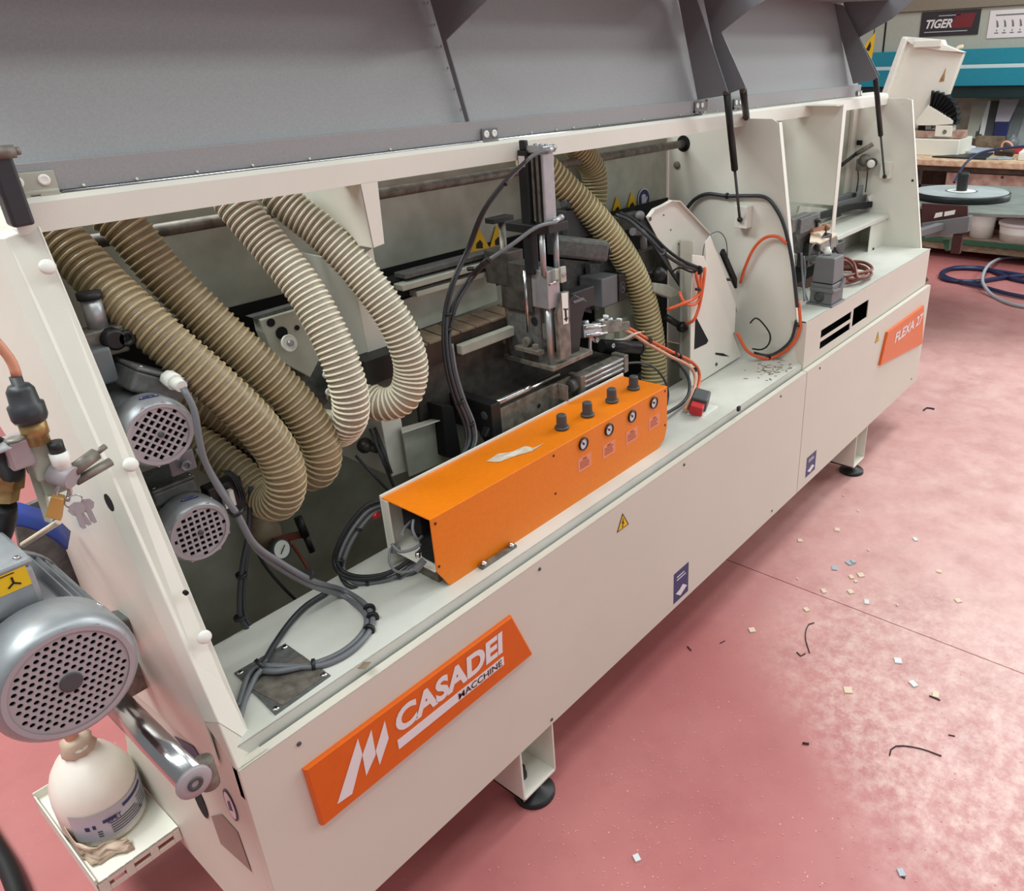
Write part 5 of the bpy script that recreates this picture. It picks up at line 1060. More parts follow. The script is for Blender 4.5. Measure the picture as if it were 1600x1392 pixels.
tube1('orange_air_tube', 'orange air tube arching across the inner face of the partition', [([P(a, b, x=XP-.02) for a, b in ((1157, 442), (1164, 418), (1178, 388), (1196, 371), (1216, 370), (1230, 382))], .0052, 'tubeo')])
tube1('orange_air_tube', 'orange tube running along the deck corner under the partition', [([P(1248, 470, x=XP-.008), P(1250, 510, x=XP-.008), P(1240, 535, x=XP-.010), P(1222, 552, x=XP-.012), P(1200, 560, x=XP-.03), P(1180, 556, x=XP-.08), P(1165, 545, x=XP-.11), P(1152, 520, x=XP-.13)], .0055, 'tubeo'), ([P(1244, 500, x=XP-.008), P(1236, 530, x=XP-.010), P(1218, 548, x=XP-.012), P(1200, 555, x=XP-.03), P(1178, 551, x=XP-.08)], .0045, 'cabled')],
      ties=[(P(1201, 558, x=XP-.028), (1, -.3, 0), .009), (P(1247, 508, x=XP-.009), (0, 0, 1), .009)])
tube1('black_cable', 'black cable running up the inner face of the partition', [([P(1070, 330, x=XP-.02), P(1085, 312, x=XP-.014), P(1105, 303, x=XP-.012), P(1135, 306, x=XP-.012), P(1165, 306, x=XP-.012), P(1195, 308, x=XP-.012), P(1212, 325, x=XP-.012), P(1226, 355, x=XP-.012), P(1238, 410, x=XP-.012), P(1246, 480, x=XP-.012)], .0062, 'cabled')], cat='cable', ties=[(P(1136, 306, x=XP-.013), (0, 1, 0), .010)])
tube1('black_cable', 'short black looped wire at the foot of the partition', [([P(1172, 505, x=XP-.10), P(1180, 497, x=XP-.09), P(1190, 503, x=XP-.06), P(1203, 522, x=XP-.03), P(1201, 538, x=XP-.03), P(1190, 546, x=XP-.06), P(1176, 545, x=XP-.10)], .0028, 'blackr')], cat='cable')
cable('dark cable bundle running from the milling head along the flat bar to the orange tubes', [(PP([(962, 335, .38), (985, 345, .34), (1010, 368, .29), (1036, 394, .25), (1062, 412, .22), (1093, 423, .20)]), .0055, 'cabled'), (PP([(968, 332, .38), (990, 342, .34), (1016, 364, .285), (1042, 390, .245), (1068, 408, .215), (1096, 420, .198)]), .005, 'blackr'), (PP([(1050, 425, .24), (1062, 418, .225), (1080, 425, .21), (1092, 424, .20)]), .003, 'blackr')], [(P(1092, 422, y=.198), (1, 0, -.3), .013), (P(1036, 394, y=.25), (1, 0, -.6), .010)])
# red and grey limit switch on a wedge
c = P(1092, 630, y=.10)
ls = thing('limit_switch', 'grey switch with a red transparent front on the deck right of the orange box', 'switch', V(c.x, c.y, ZD))
ax = V(.93, .30, .22).normalized(); up = V(-.15, -.25, .95).normalized(); sd = ax.cross(up)
o = c+V(0, 0, 0)
mb = MB(); mb.bar(o-ax*.012, o+ax*.042, .048, .046, up); part('switch_body', mb, M['dgrey'], ls, .005)
mb = MB(); mb.bar(o-ax*.040, o-ax*.012, .038, .03, up); part('red_lens', mb, M['red'], ls, .003, 'red transparent block')
mb = MB(); w0 = P(1072, 662, z=ZD); mb.prism([V(c.x-.03, c.y-.032, ZD), V(c.x+.05, c.y-.032, ZD), V(c.x+.05, c.y+.02, ZD), V(c.x-.03, c.y+.02, ZD)], V(.008, 0, c.z-ZD-.022)); part('wedge', mb, M['whitep'], ls, .001)
mb = MB(); mb.box(P(1154, 642, z=ZD)+V(-.006, -.004, 0), P(1154, 642, z=ZD)+V(.006, .004, .014)); solo('black_clip', mb, M['black'], 'small black clip on the deck edge right of the red switch', 'clip', bevel=.001)
# ------------------------------------------------------------ right bay
sh = thing('steel_shelf', 'white folded steel shelf with a leg in the right bay', 'shelf', P(1370, 390, z=ZR))
s0, s1 = P(1240, 372, y=.22), P(1397, 334, y=.22); xs_ = s1.x-.0; zs = P(1397, 330, y=.22).z
mb = MB(); mb.box((2.62, .22, zs-.003), (xs_, .38, zs)); mb.box((2.62, .217, zs-.018), (xs_, .22, zs)); part('shelf_top', mb, M['deck'], sh, .001)
mb = MB(); mb.box((xs_-.004, .222, ZR), (xs_-.001, .37, zs-.003)); mb.box((xs_-.30, .34, ZR), (xs_-.001, .343, zs-.003)); mb.box((xs_-.004, .215, ZR), (xs_-.001, .222, zs-.018)); part('leg', mb, M['cream'], sh, .001)
l0, l1 = P(1344, 389, z=ZR), P(1389, 393, z=ZR)
mb = MB(); mb.box((xs_-.26, .228, ZR), (xs_-.005, .232, zs-.02)); lp_ = part('leg', mb, M['cream'], sh, .001)
for px in (1364, 1381): c = P(px, 389, y=.2275); part('leg_screw', MB().lathe(c, FR, [(0, .007), (.004, .006)], 10), M['black'], sh)
ep = thing('edge_guide', 'black and grey edge guide rail resting above the white shelf', 'guide rail', P(1380, 322, y=.3))
g0, g1 = P(1255, 345, y=.30), P(1413, 308, y=.30)
def gz(px, py, yy=.30): return P(px, py, y=yy)
mb = MB(); mb.prism([gz(1258, 341), gz(1330, 320), gz(1414, 308), gz(1414, 316), gz(1335, 328), gz(1272, 346)], V(0, .02, 0)); part('black_rail', mb, M['void'], ep, .001)
mb = MB(); mb.prism([gz(1304, 318, .33), gz(1358, 303, .33), gz(1358, 312, .33), gz(1304, 328, .33)], V(0, .01, 0)); part('rail_face', mb, M['grey'], ep); mb = MB(); mb.prism([gz(1246, 336, .33), gz(1250, 322, .33), gz(1290, 325, .33), gz(1296, 328, .33), gz(1250, 340, .33)], V(0, .01, 0)); part('rail_face', mb, M['creamd'], ep)
mb = MB(); mb.prism([gz(1372, 300, .31), gz(1380, 292, .31), gz(1417, 294, .31), gz(1416, 311, .31), gz(1390, 310, .31)], V(0, .012, 0)); part('smoked_plate', mb, M['tapes'], ep, .001)
mb = MB(); mb.prism([gz(1357, 308, .305), gz(1366, 302, .305), gz(1392, 311, .305), gz(1358, 315, .305)], V(0, .006, 0)); part('bright_plate', mb, M['whitep'], ep, .001)
mb = MB(); mb.prism([gz(1340, 324, .32), gz(1418, 318, .32), gz(1418, 322, .32), gz(1345, 327, .32)], V(0, .02, 0)); part('lower_rail', mb, M['dgrey'], ep, .001)
mb = MB(); c = gz(1372, 296, .32); mb.ball(c, .014); mb.ball(c+V(-.03, 0, 0), .012); mb.bar(c, c+V(-.05, 0, 0), .012, .012); part('clamp_knob', mb, M['black'], ep)
parts('guide_block', [(gz(1308, 318, .36), gz(1325, 300, .38)), (gz(1328, 315, .38), gz(1338, 298, .40))], M['grey'], ep, .002); mb = MB(); mb.prism([gz(1341, 308, .35), gz(1344, 290, .35), gz(1351, 289, .35), gz(1355, 305, .35)], V(0, .01, 0)); part('clear_block', mb, M['tapes'], ep, .002)
fl = thing('air_filter', 'small air fitting with a dark handle on the inner face of the right end panel', 'air filter', P(1350, 260, x=3.54))
def FP(px, py, d=0): return P(px, py, x=3.55+d)
mb = MB(); mb.cyl(FP(1315, 258, -.12), FP(1338, 240, -.03), .008, n=10); part('handle', mb, M['black'], fl); mb = MB(); mb.cyl(FP(1337, 241, -.03), FP(1364, 225, -.01), .010, n=12); part('barrel', mb, M['alud'], fl)
mb = MB(); c = FP(1349, 250); mb.bar(c+V(-.02, 0, -.02), c+V(.034, 0, -.02), .05, .05); mb.ball(c+V(-.01, -.01, 0), .028); part('body', mb, M['alud'], fl, .004); mb = MB(); c = FP(1361, 256, -.03); mb.cyl(c+V(.05, .01, 0), c, .020, n=14); part('knob_base', mb, M['black'], fl); part('knob', MB().lathe(c, V(-1, -.3, 0), [(0, .018), (.008, .017), (.009, .007)], 16), M['whitep'], fl)
for pts in (((1340, 260), (1341, 280), (1338, 300)), ((1356, 262), (1354, 285), (1352, 300))): part('lead', MB().tube(spline([FP(a, b, .01) for a, b in pts], .01), .003, 6), M['cabled'], fl)
mb = MB(); c = FP(1343, 223, .03); mb.box(c+V(-.003, -.012, -.010), c+V(.003, .012, .010)); part('tag', mb, M['void'], fl)
mb = MB(); mb.box((P(1330, 230, y=.414).x-.03, .405, .84), (XR-.013, .419, 1.43)); part('back_strip', mb, M['cream'], body, label='lighter strip of the back wall')
# trimming head
th = thing('trimming_unit', 'small trimming head with a pale worn top plate and grey block in the right bay', 'trimming head', P(1285, 420, z=ZR))
a, b = P(1265, 375, y=.16), P(1300, 400, y=.16)
mb = MB(); mb.prism([P(1265, 377, y=.13), P(1282, 379, y=.13), P(1309, 365, y=.17), P(1293, 361, y=.19), P(1267, 362, y=.17)], V(0, 0, -.006)); part('top_plate', mb, M['chipc'], th, .001)
mb = MB(); mb.prism([P(1281, 380, y=.135), P(1308, 368, y=.165), P(1312, 385, y=.165), P(1306, 393, y=.165), P(1292, 397, y=.14), P(1282, 392, y=.135)], V(0, .04, 0)); part('head_casting', mb, M['alud'], th, .003)
parts('dark_body', [(P(1264, 380, y=.15), P(1281, 400, y=.19)), (P(1283, 393, y=.16), P(1305, 412, y=.19))], M['black'], th, .003)
parts('square_tube', [(P(1238, 343, y=.16), P(1254, 352, y=.19)), (P(1252, 343, y=.15), P(1268, 353, y=.18))], M['cast'], th, .002)
mb = MB(); mb.prism([P(a, b, y=.17) for a, b in ((1241, 358), (1266, 356), (1268, 375), (1260, 400), (1250, 395))], V(0, .03, 0)); part('side_plate', mb, M['cast'], th, .002)
mb = MB(); c = P(1276, 345, y=.15); mb.lathe(c+V(0, 0, -.02), Z, [(0, .007), (.014, .007), (.016, .016), (.026, .016), (.028, .010)], 8); part('hand_knob', mb, M['black'], th)
mb = MB(); c = P(1290, 355, y=.15); mb.ball(c, .018, .7, 8); mb.bar(P(1268, 360, y=.15), c, .014, .012); part('orange_wheel', mb, mat('worn_orange_brown', (168, 112, 72), .6), th); mb = MB(); c = P(1290, 368, y=.14); mb.cyl(c, c+V(0, 0, .035), .003, n=8); mb.lathe(c, Z, [(0, .008), (.003, .008)], 8); part('stud', mb, M['steeld'], th)
mb = MB(); c = P(1272, 396, y=.12); mb.tube([c+V(math.cos(k*.33)*.04, 0, math.sin(k*.33)*.035) for k in range(20)], .004, 6); mb.bar(P(1262, 404, y=.13), P(1292, 400, y=.13), .016, .014); part('round_clamp', mb, M['cast'], th)
mb = MB(); mb.bar(P(1305, 388, y=.15), P(1318, 402, y=.14), .010, .010); mb.cyl(P(1300, 395, y=.15), P(1306, 410, y=.15), .012, n=10); part('lever', mb, M['cabled'], th)
for pts in (((1256, 400, .12), (1258, 425, .11), (1256, 450, .10), (1262, 470, .08)), ((1252, 395, .12), (1254, 430, .11), (1257, 470, .07))): part('lead', MB().tube(spline(PP(pts), .01), .004, 6), M['cable'], th)
# grey connector housing
gc = thing('connector_housing', 'grey plug housing standing on the raised white deck beside the partition', 'connector', P(1288, 477, z=ZR))
A, B_, C_ = P(1274, 475, z=ZR), P(1300, 479, z=ZR), P(1310, 468, z=ZR)
wx = .062; cx_, cy_ = A.x+.02, A.y-.02
x0, y0 = P(1278, 479, z=ZR).x, P(1292, 479, z=ZR).y
x0 = P(1274, 476, z=ZR).x-.0; cc = P(1290, 472, z=ZR); hx, hy = .05, .040
mb = MB(); mb.box(cc+V(-hx*1.15, -hy*1.2, 0), cc+V(hx*1.15, hy*1.2, .006)); mb.box(cc+V(-hx, -hy, .006), cc+V(hx, hy, .075)); part('lower_housing', mb, M['grey'], gc, .004)
mb = MB(); mb.hexa([cc+V(-hx*.95, -hy*.95, .078), cc+V(hx*.95, -hy*.95, .078), cc+V(hx*.95, hy*.95, .078), cc+V(-hx*.95, hy*.95, .078), cc+V(-hx*.85, -hy*.85, .165), cc+V(hx*.85, -hy*.85, .165), cc+V(hx*.85, hy*.85, .165), cc+V(-hx*.85, hy*.85, .165)]); part('plug_hood', mb, M['grey'], gc, .004)
mb = MB(); mb.prism([cc+V(-hx*1.06, -hy*1.14, .06), cc+V(hx*.1, -hy*1.14, .055), cc+V(hx*.7, -hy*1.14, .085), cc+V(hx*1.06, -hy*1.14, .08), cc+V(hx*1.06, -hy*1.14, .062), cc+V(hx*.6, -hy*1.14, .05), cc+V(hx*.1, -hy*1.14, .045), cc+V(-hx*1.06, -hy*1.14, .048)], V(0, .008, 0)); mb.box(cc+V(-hx*1.1, -hy*1.1, .048), cc+V(-hx*1.0, hy, .062)); part('latch_bar', mb, M['grey'], gc, .002)
mb = MB(); mb.lathe(cc+V(-hx, .005, .03), -X, [(0, .018), (.003, .018), (.003, .012), (.006, .012)], 16); part('blank_plug', mb, M['dgrey'], gc)
mb = MB(); mb.lathe(cc+V(.005, .01, .165), V(.1, .2, 1), [(0, .013), (.014, .013), (.018, .009), (.026, .008)], 14); part('cable_gland', mb, M['whitep'], gc)
# brown tube coil
cp = P(1322, 440, z=ZR); cl = []
for k in range(74):
    q = k*.28; cl.append(V(cp.x+.03+math.cos(q)*(.12+.012*math.sin(k*.7)), cp.y+.02+math.sin(q)*(.085+.01*math.cos(k)), ZR+.008+.0011*k*.5))
br = thing('brown_tube_coil', 'coil of reddish brown air tube lying behind the grey plug housing', 'tube coil', V(cp.x, cp.y, ZR))
part('strand', MB().tube(spline(cl, .015), .0062, 8), M['tubeb'], br)
part('strand', MB().tube(spline([P(1336, 432, z=ZR+.03), P(1330, 415, z=ZR+.06), P(1316, 407, z=ZR+.08), P(1308, 415, z=ZR+.06)], .012), .006, 8), M['tubeb'], br); part('strand', MB().tube(spline([P(1340, 436, z=ZR+.03), P(1334, 412, z=ZR+.07), P(1318, 402, z=ZR+.10), P(1304, 412, z=ZR+.07)], .012), .006, 8), M['tubeb'], br)
mb = MB(); c = P(1447, 437, x=XR); mb.lathe(c, X, [(0, .010), (.006, .010), (.008, .006)], 14); part('end_bolt', mb, M['alud'], body)

# ------------------------------------------------------------ background right
# panel saw machine with the teal beam
XM = 8.7
bm = thing('panel_processing_machine', 'large grey machine with a teal beam and a black and red sign in the background', 'machine', V(XM+.3, .6, 0))
def BX(px, py, dx=0): return P(px, py, x=XM+dx)
def bbox(pa, pb, d, nm, m, par, dx=0, bv=.004, lab=None):
    a, b = BX(*pa, dx), BX(*pb, dx); mb = MB(); mb.box((XM+dx, a.y, b.z), (XM+dx+d, b.y, a.z)); return part(nm, mb, M[m], par, bv, lab)
zt1 = BX(1500, 80).z; zt0 = BX(1500, 24).z; ztop_ = BX(1500, -30).z
Yl, Yr = 2.6, -1.6
def slab3(z0, z1, dx, d, nm, m, bv=.004, yl=Yl, yr=Yr, lab=None): mb = MB(); mb.box((XM+dx, yr, z0), (XM+dx+d, yl, z1)); return part(nm, mb, M[m], bm, bv, lab)
zA = BX(1550, 76).z; zl1 = BX(1550, 100).z; zl2 = BX(1550, 106).z; zB = BX(1550, 134).z; zC = BX(1550, 153).z
cas = slab3(zA, BX(1550, 10).z, .06, .8, 'casing', 'casing'); slab3(BX(1550, 10).z, BX(1550, 10).z+.5, .03, .8, 'upper_casing', 'casingb')
slab3(zl1, zA+.004, -.02, .1, 'teal_beam', 'teal', lab='teal beam'); slab3(zl2, zl1, -.018, .09, 'white_line', 'tealw', .001); slab3(zB, zl2, -.02, .1, 'teal_beam', 'teal', lab='teal beam'); slab3(zC, zB, .02, .1, 'shadow_band', 'tealk')  # lowest band is shadow under the teal beam, painted dark green
mb = MB(); yj = BX(1382, 60, .06).y; mb.box((XM+.055, yj-.008, zA), (XM+.062, yj+.008, zA+.36)); mb.box((XM+.055, yj+.11, zA), (XM+.062, yj+.116, zA+.36)); part('joint', mb, M['void'], bm)
# sign
s = [BX(1440, 19, .05), BX(1534, 14, .05), BX(1527, 54, .05), BX(1437, 57.5, .05)]
y0, y1, z0, z1 = (s[0].y+s[3].y)/2, (s[1].y+s[2].y)/2, (s[3].z+s[2].z)/2, (s[0].z+s[1].z)/2
mb = MB(); mb.box((XM+.05, y1, z0), (XM+.06, y0, z1)); sg = part('sign', mb, M['sign'], bm, label='black and dark red TIGER sign')
mb = MB(); w = y0-y1; h = z1-z0; quad(mb, [V(XM+.0495, y0-w*.52, z0+h*.30), V(XM+.0495, y0-w*.88, z0+h*.30), V(XM+.0495, y0-w*.93, z0+h*.86), V(XM+.0495, y0-w*.60, z0+h*.86)], -X, .001); part('sign_panel', mb, M['signr'], sg)
part('lettering', text_mb('TIGER', V(XM+.0485, y0-w*.1, z0+h*.32), -Y, Z, w*.45, h*.36, depth=.002, bold=.03, shear=.3, nrm=-X), M['white'], sg)
mb = MB(); mb.box((XM+.0485, y1+w*.18, z0+h*.16), (XM+.0495, y0-w*.08, z0+h*.19)); mb.box((XM+.0485, y1+w*.33, z0+h*.80), (XM+.0495, y0-w*.30, z0+h*.83)); part('small_print', mb, M['label'], sg)
# poster
s0, s1 = BX(1546, 17, .05), BX(1543, 60, .05); y0 = (s0.y+s1.y)/2; z1, z0 = s0.z, s1.z; h = z1-z0; w = h*1.9
mb = MB(); mb.box((XM+.05, y0-w, z0), (XM+.06, y0, z1)); ps = part('poster', mb, M['white'], bm, label='white notice with grey hand drawings')
mb = MB(); mb.box((XM+.0488, y0-w*.9, z1-h*.20), (XM+.0498, y0-w*.12, z1-h*.15))
for k in range(5):
    yy = y0-w*(.14+.15*k); quad(mb, [V(XM+.0495, yy, z0+h*.66), V(XM+.0495, yy-w*.04, z0+h*.60), V(XM+.0495, yy-w*.07, z0+h*.40), V(XM+.0495, yy-w*.03, z0+h*.38), V(XM+.0495, yy-w*.02, z0+h*.5)], -X, .001); mb.box((XM+.0488, yy-w*.08, z0+h*.16), (XM+.0498, yy, z0+h*.2)); mb.box((XM+.0488, yy-w*.05, z0+h*.24), (XM+.0498, yy-w*.03, z0+h*.3))
part('drawings', mb, M['grey'], ps)
mb = MB(); a = BX(1347, 60, -.3); mb.prism([P(1344, 80, x=XM-.6), P(1368, 50, x=XM-.6), P(1362, 92, x=XM-.6), P(1352, 92, x=XM-.6)], V(.004, 0, 0)); part('warning_sign', mb, M['yellow'], bm, label='yellow warning sign')
mb = MB(); mb.prism([P(a_, b_, x=XM-.602) for a_, b_ in ((1353, 78), (1360, 64), (1361, 72), (1358, 80))], V(.001, 0, 0)); part('warning_mark', mb, M['ink'], bm)
# lower frame, boards and jar behind the bench
zF = BX(1500, 262).z
mb = MB(); mb.box((XM+.5, Yr, zF-.3), (XM+.52, Yl, zC)); part('lower_panel', mb, M['creamd'], bm); mb = MB(); mb.box((XM+.1, Yr, 0), (XM+.6, Yl, zF-.3)); part('base', mb, M['woodd'], bm)
lb_ = ['pale grey leaning board left of the dark one', 'dark strip board leaning under the teal beam', 'narrow white leaning board under the teal beam', 'grey leaning panel right of the dark strip', 'wide pale panel above the dark box', 'greenish leaning board at the right edge', 'thin grey leaning board at the right edge']
for k, (p0, p1, m) in enumerate((((1518, 156), (1528, 215), 'casing'), ((1531, 166), (1536, 213), 'steeld'), ((1538, 158), (1543, 214), 'chipw'), ((1546, 158), (1553, 214), 'dgrey'), ((1560, 156), (1579, 190), 'label'), ((1582, 156), (1590, 220), 'smoke'), ((1596, 156), (1604, 230), 'tapes'))):
    a, b = BX(*p0, .3), BX(*p1, .3); mb = MB(); mb.hexa([V(XM+.22, b.y, b.z), V(XM+.22, a.y-.02, b.z), V(XM+.24, a.y-.02, b.z), V(XM+.24, b.y, b.z), V(XM+.36, b.y-.03, a.z), V(XM+.36, a.y, a.z), V(XM+.38, a.y, a.z), V(XM+.38, b.y-.03, a.z)]); solo('leaning_board', mb, M[m], lb_[k], 'board', 'boards leaning under the teal beam')
mb = MB(); a, b = BX(1525, 213, .1), BX(1565, 232, .1); mb.box((XM+.1, b.y, b.z-.06), (XM+.45, a.y, a.z)); solo('cardboard_box', mb, M['dust'], 'low brown cardboard box behind the bench under the boards', 'box', bevel=.004)
mb = MB(); a, b = BX(1556, 190, .2), BX(1572, 214, .2); mb.box((XM+.2, b.y, b.z-.05), (XM+.3, a.y, a.z)); solo('dark_box', mb, M['navy'], 'small dark blue box under the wide pale panel', 'box')
c = BX(1580, 228, .02); mb = MB(); mb.lathe(V(XM+.02, c.y, c.z-.03), Z, [(0, .06), (.08, .06), (.10, .045), (.12, .02), (.14, .018)], 18); solo('glass_jar', mb, M['smoke'], 'greenish glass jar standing behind the bench', 'jar')

# workbench
XB = 6.9
bn = thing('workbench', 'cluttered workbench with a pale worn wooden edge behind the machine', 'workbench', V(XB+.4, .4, 0))
zt_b = P(1520, 252, x=XB).z; zlo = P(1520, 262, x=XB).z
mb = MB(); mb.box((XB, -1.4, zlo), (XB+.9, 1.6, zt_b)); part('bench_top', mb, M['wood'], bn, .006); mb = MB(); mb.box((XB+.02, -1.4, zlo-.04), (XB+.05, 1.6, zlo)); part('under_rail', mb, M['woodd'], bn)
z1, z0 = P(1540, 272, x=XB+.05).z, P(1540, 300, x=XB+.05).z; yl = P(1478, 280, x=XB+.05).y
mb = MB(); mb.box((XB+.05, -1.4, z0-.06), (XB+.08, yl, z1)); part('apron', mb, M['woodr'], bn, .003, 'worn reddish board under the bench top'); c = P(1566, 277, x=XB+.049); part('knot', MB().lathe(c, -X, [(0, .012), (.001, .012)], 10), M['woodd'], bn)
mb = MB(); mb.box((XB+.868, -1.4, .0), (XB+.9, 1.6, zlo)); part('shade_board', mb, M['woodd'], bn);  # dark board added to give the shade under the bench
mb = MB(); c = P(1449, 270, x=XB+.3); mb.bar(c+V(0, .05, -.12), c+V(0, .05, .05), .03, .03); mb.bar(c+V(0, -.25, -.11), c+V(0, .05, -.12), .03, .05); part('bench_bracket', mb, M['cast'], bn)
# tilting saw head on the bench
XS_ = 7.3
hd = thing('tilting_saw_guard', 'white tilted saw guard with a black pleated bellows on the bench', 'saw guard', P(1470, 240, x=XS_))
def SP(px, py, dx=0): return P(px, py, x=XS_+dx)
mb = MB(); mb.prism([SP(1412, 60), SP(1428, 62), SP(1430, 72), SP(1506, 83), SP(1478, 160), SP(1475, 200), SP(1420, 200), SP(1376, 152)], V(.06, 0, 0)); part('guard_face', mb, M['cream'], hd, .006)
mb = MB(); mb.prism([SP(1409, 58, -.08), SP(1416, 60, -.08), SP(1383, 155, -.08), SP(1374, 155, -.08)], V(.14, 0, 0)); part('guard_edge', mb, M['whitep'], hd, .004, 'bright white folded edge')
mb = MB(); mb.prism([SP(1410, 57, -.04), SP(1472, 62, -.04), SP(1475, 70, -.04), SP(1506, 82, -.04), SP(1468, 79, -.04), SP(1428, 72, -.04), SP(1414, 62, -.04)], V(.10, 0, 0)); part('top_lid', mb, M['whitep'], hd, .004)
mb = MB(); mb.box(SP(1428, 64, -.06), SP(1473, 73, .0)); part('hinge_block', mb, M['cream'], hd, .004); part('handle', MB().tube(spline([SP(1494, 80, .02), SP(1497, 74, .02), SP(1505, 72, .02)], .01), .013, 8), M['chipc'], hd)
mb = MB(); mb.prism([SP(1478, 106, -.003), SP(1475, 127, -.003), SP(1467, 128, -.003)], V(.002, 0, 0)); part('warning_sticker', mb, M['brass'], hd)
pv = SP(1462, 185, -.02); bl = MB(); n = 9
a0 = SP(1454, 163, -.02); bel = []
for k in range(n*2+1):
    f = k/(n*2); q = math.radians(92-96*f); od = k % 2; R1 = .235 if od == 0 else .217
    c = SP(1453, 190, -.02); bel.append((c+V(.03*od, -math.cos(q)*R1, math.sin(q)*R1*1.05), c+V(.03*od, -math.cos(q)*.098, math.sin(q)*.098)))
vs = []
for o_, i_ in bel: vs += [o_+V(-.05, 0, 0), o_+V(.06, 0, 0), i_+V(-.05, 0, 0), i_+V(.06, 0, 0)]
bl.add(vs, [(4*k, 4*k+1, 4*k+5, 4*k+4) for k in range(n*2)]+[(4*k+2, 4*k, 4*k+4, 4*k+6) for k in range(n*2)]); part('bellows', bl, M['black'], hd, label='black pleated bellows')
mb = MB(); mb.prism([SP(1430, 190, -.07), SP(1450, 164, -.07), SP(1489, 188, -.07), SP(1488, 194, -.07), SP(1462, 196, -.07), SP(1432, 196, -.07)], V(.05, 0, 0)); mb.box(SP(1462, 196, -.07), SP(1492, 212, .05)); part('pivot_plate', mb, M['cream'], hd, .004)
c = SP(1476, 206, -.071); part('pivot_bolt', MB().lathe(c, -X, [(0, .018), (.006, .016)], 12), M['alud'], hd); mb = MB(); mb.box(SP(1436, 188, -.03), SP(1446, 204, .02)); part('dark_gap', mb, M['void'], hd); part('motor', MB().box(SP(1447, 186, -.06), SP(1457, 202, -.01)), M['grey'], hd, .006)
mb = MB(); mb.box((XS_-.05, SP(1504, 215).y, SP(1470, 215).z), (XS_+.15, SP(1430, 215).y, SP(1470, 204).z)); part('base_strip', mb, M['woodr'], hd, .003); mb = MB(); mb.box((XS_-.1, SP(1503, 230).y, zt_b), (XS_+.3, SP(1430, 230).y, SP(1470, 216).z)); part('base_box', mb, M['cream'], hd, .006, 'white base box')
# clutter on the bench
def flat(nm, pts, h, m, lab, cat): mb = MB().prism([P(a, b, z=zt_b+.001) for a, b in pts], V(0, 0, h)); return solo(nm, mb, M[m], lab, cat, bevel=.003)
flat('black_mat', ((1456, 246), (1500, 243), (1552, 240), (1540, 250)), .012, 'black', 'black flat mat on the bench in front of the white saw base', 'mat')
flat('blue_folder', ((1500, 238), (1520, 233), (1560, 236), (1530, 243)), .02, 'chipb', 'pale blue grey folder on the bench right of the saw base', 'folder')
flat('brown_tool', ((1553, 240), (1585, 241), (1582, 245), (1556, 243)), .035, 'woodd', 'dark brown flat tool on the bench near its right end', 'tool')
flat('grey_offcut', ((1540, 249), (1560, 250), (1585, 249), (1570, 246)), .012, 'tapes', 'flat grey offcut at the front edge of the bench', 'offcut')
flat('red_cloth', ((1562, 236), (1600, 232), (1625, 238), (1590, 241)), .02, 'red', 'pinkish red cloth at the right end of the bench', 'cloth')
flat('white_block', ((1590, 250), (1630, 252), (1640, 244), (1600, 242)), .06, 'whitep', 'white block at the right edge of the bench', 'block')
flat('white_packet', ((1502, 237), (1510, 230), (1524, 234), (1512, 236)), .03, 'white', 'small white packet against the saw base', 'packet')
cable('pale wire loop standing up from the bench', [([P(1564, 236, x=XB+.4), P(1566, 225, x=XB+.4), P(1572, 221, x=XB+.4), P(1580, 225, x=XB+.4), P(1583, 233, x=XB+.4)], .008, 'tubec')], name='wire_loop')
cable('dark blue air hose hanging from the bench down to the tape coil', [([P(1640, 226, x=XB-.02), P(1600, 229, x=XB-.02), P(1560, 233, x=XB-.02), P(1530, 240, x=XB-.05), P(1512, 252, x=XB-.12), P(1500, 268, x=XB-.25), P(1491, 285, x=XB-.4)], .010, 'bluehose')], name='blue_hose', cat='hose')

# tape coil on the round table
zr = P(1500, 318, x=5.0).z; XT = 4.95
zr = .78
cC = P(1506, 303, z=zr+.05)
rt = thing('coil_table', 'round grey coil table at the machine end carrying a black tape coil', 'table', V(cC.x, cC.y, zr))
pf, pb_ = P(1560, 336, z=zr), P(1500, 285, z=zr)
ctr = V(P(1558, 310, z=zr).x, P(1558, 310, z=zr).y, zr); rad = (pf-ctr).length*.0+abs((ctr-P(1560, 334, z=zr)).length)
part('table_top', MB().lathe(ctr-V(0, 0, .02), Z, [(0, rad), (.02, rad)], 64), M['disc'], rt, .003)
part('support_arm', MB().bar(V(XR+.002, .52, zr-.07), P(1475, 352, x=4.74), .04, .04), M['grey'], rt, .004)
ti = thing('tape_coil', 'flat coil of black edge banding tape lying on the round grey table', 'tape coil', V(cC.x, cC.y, zr))
l_, r_ = P(1408, 300, z=zr+.04), P(1573, 297, z=zr+.04); cc = P(1502, 299, z=zr+.04); rr = (r_-cc).length
part('coil', MB().lathe(V(cc.x, cc.y, zr+.001), Z, [(0, rr), (.036, rr), (.040, rr*.985)], 64), M['tape'], ti); part('coil_face', MB().lathe(V(cc.x, cc.y, zr+.041), Z, [(0, rr*.96), (.002, rr*.955)], 64), M['tapes'], ti)
for k in range(3): part('hub_ring', MB().lathe(V(cc.x, cc.y, zr+.0432), Z, [(0, rr*.33-k*.02*rr), (.001+k*.0004, rr*.33-k*.02*rr)], 40), (M['tape'], M['tapes'], M['whitep'])[k], ti)
hb = thing('coil_hub', 'black knurled hub cap in the middle of the tape coil', 'hub', V(cc.x, cc.y, zr+.045)); hw = (P(1518, 285, z=zr+.08)-P(1500, 285, z=zr+.08)).length/2
part('hub', MB().lathe(V(cc.x, cc.y, zr+.0445), Z, [(0, hw*.92), (.10, hw), (.11, hw*.9)], 18, False), M['black'], hb, .002)
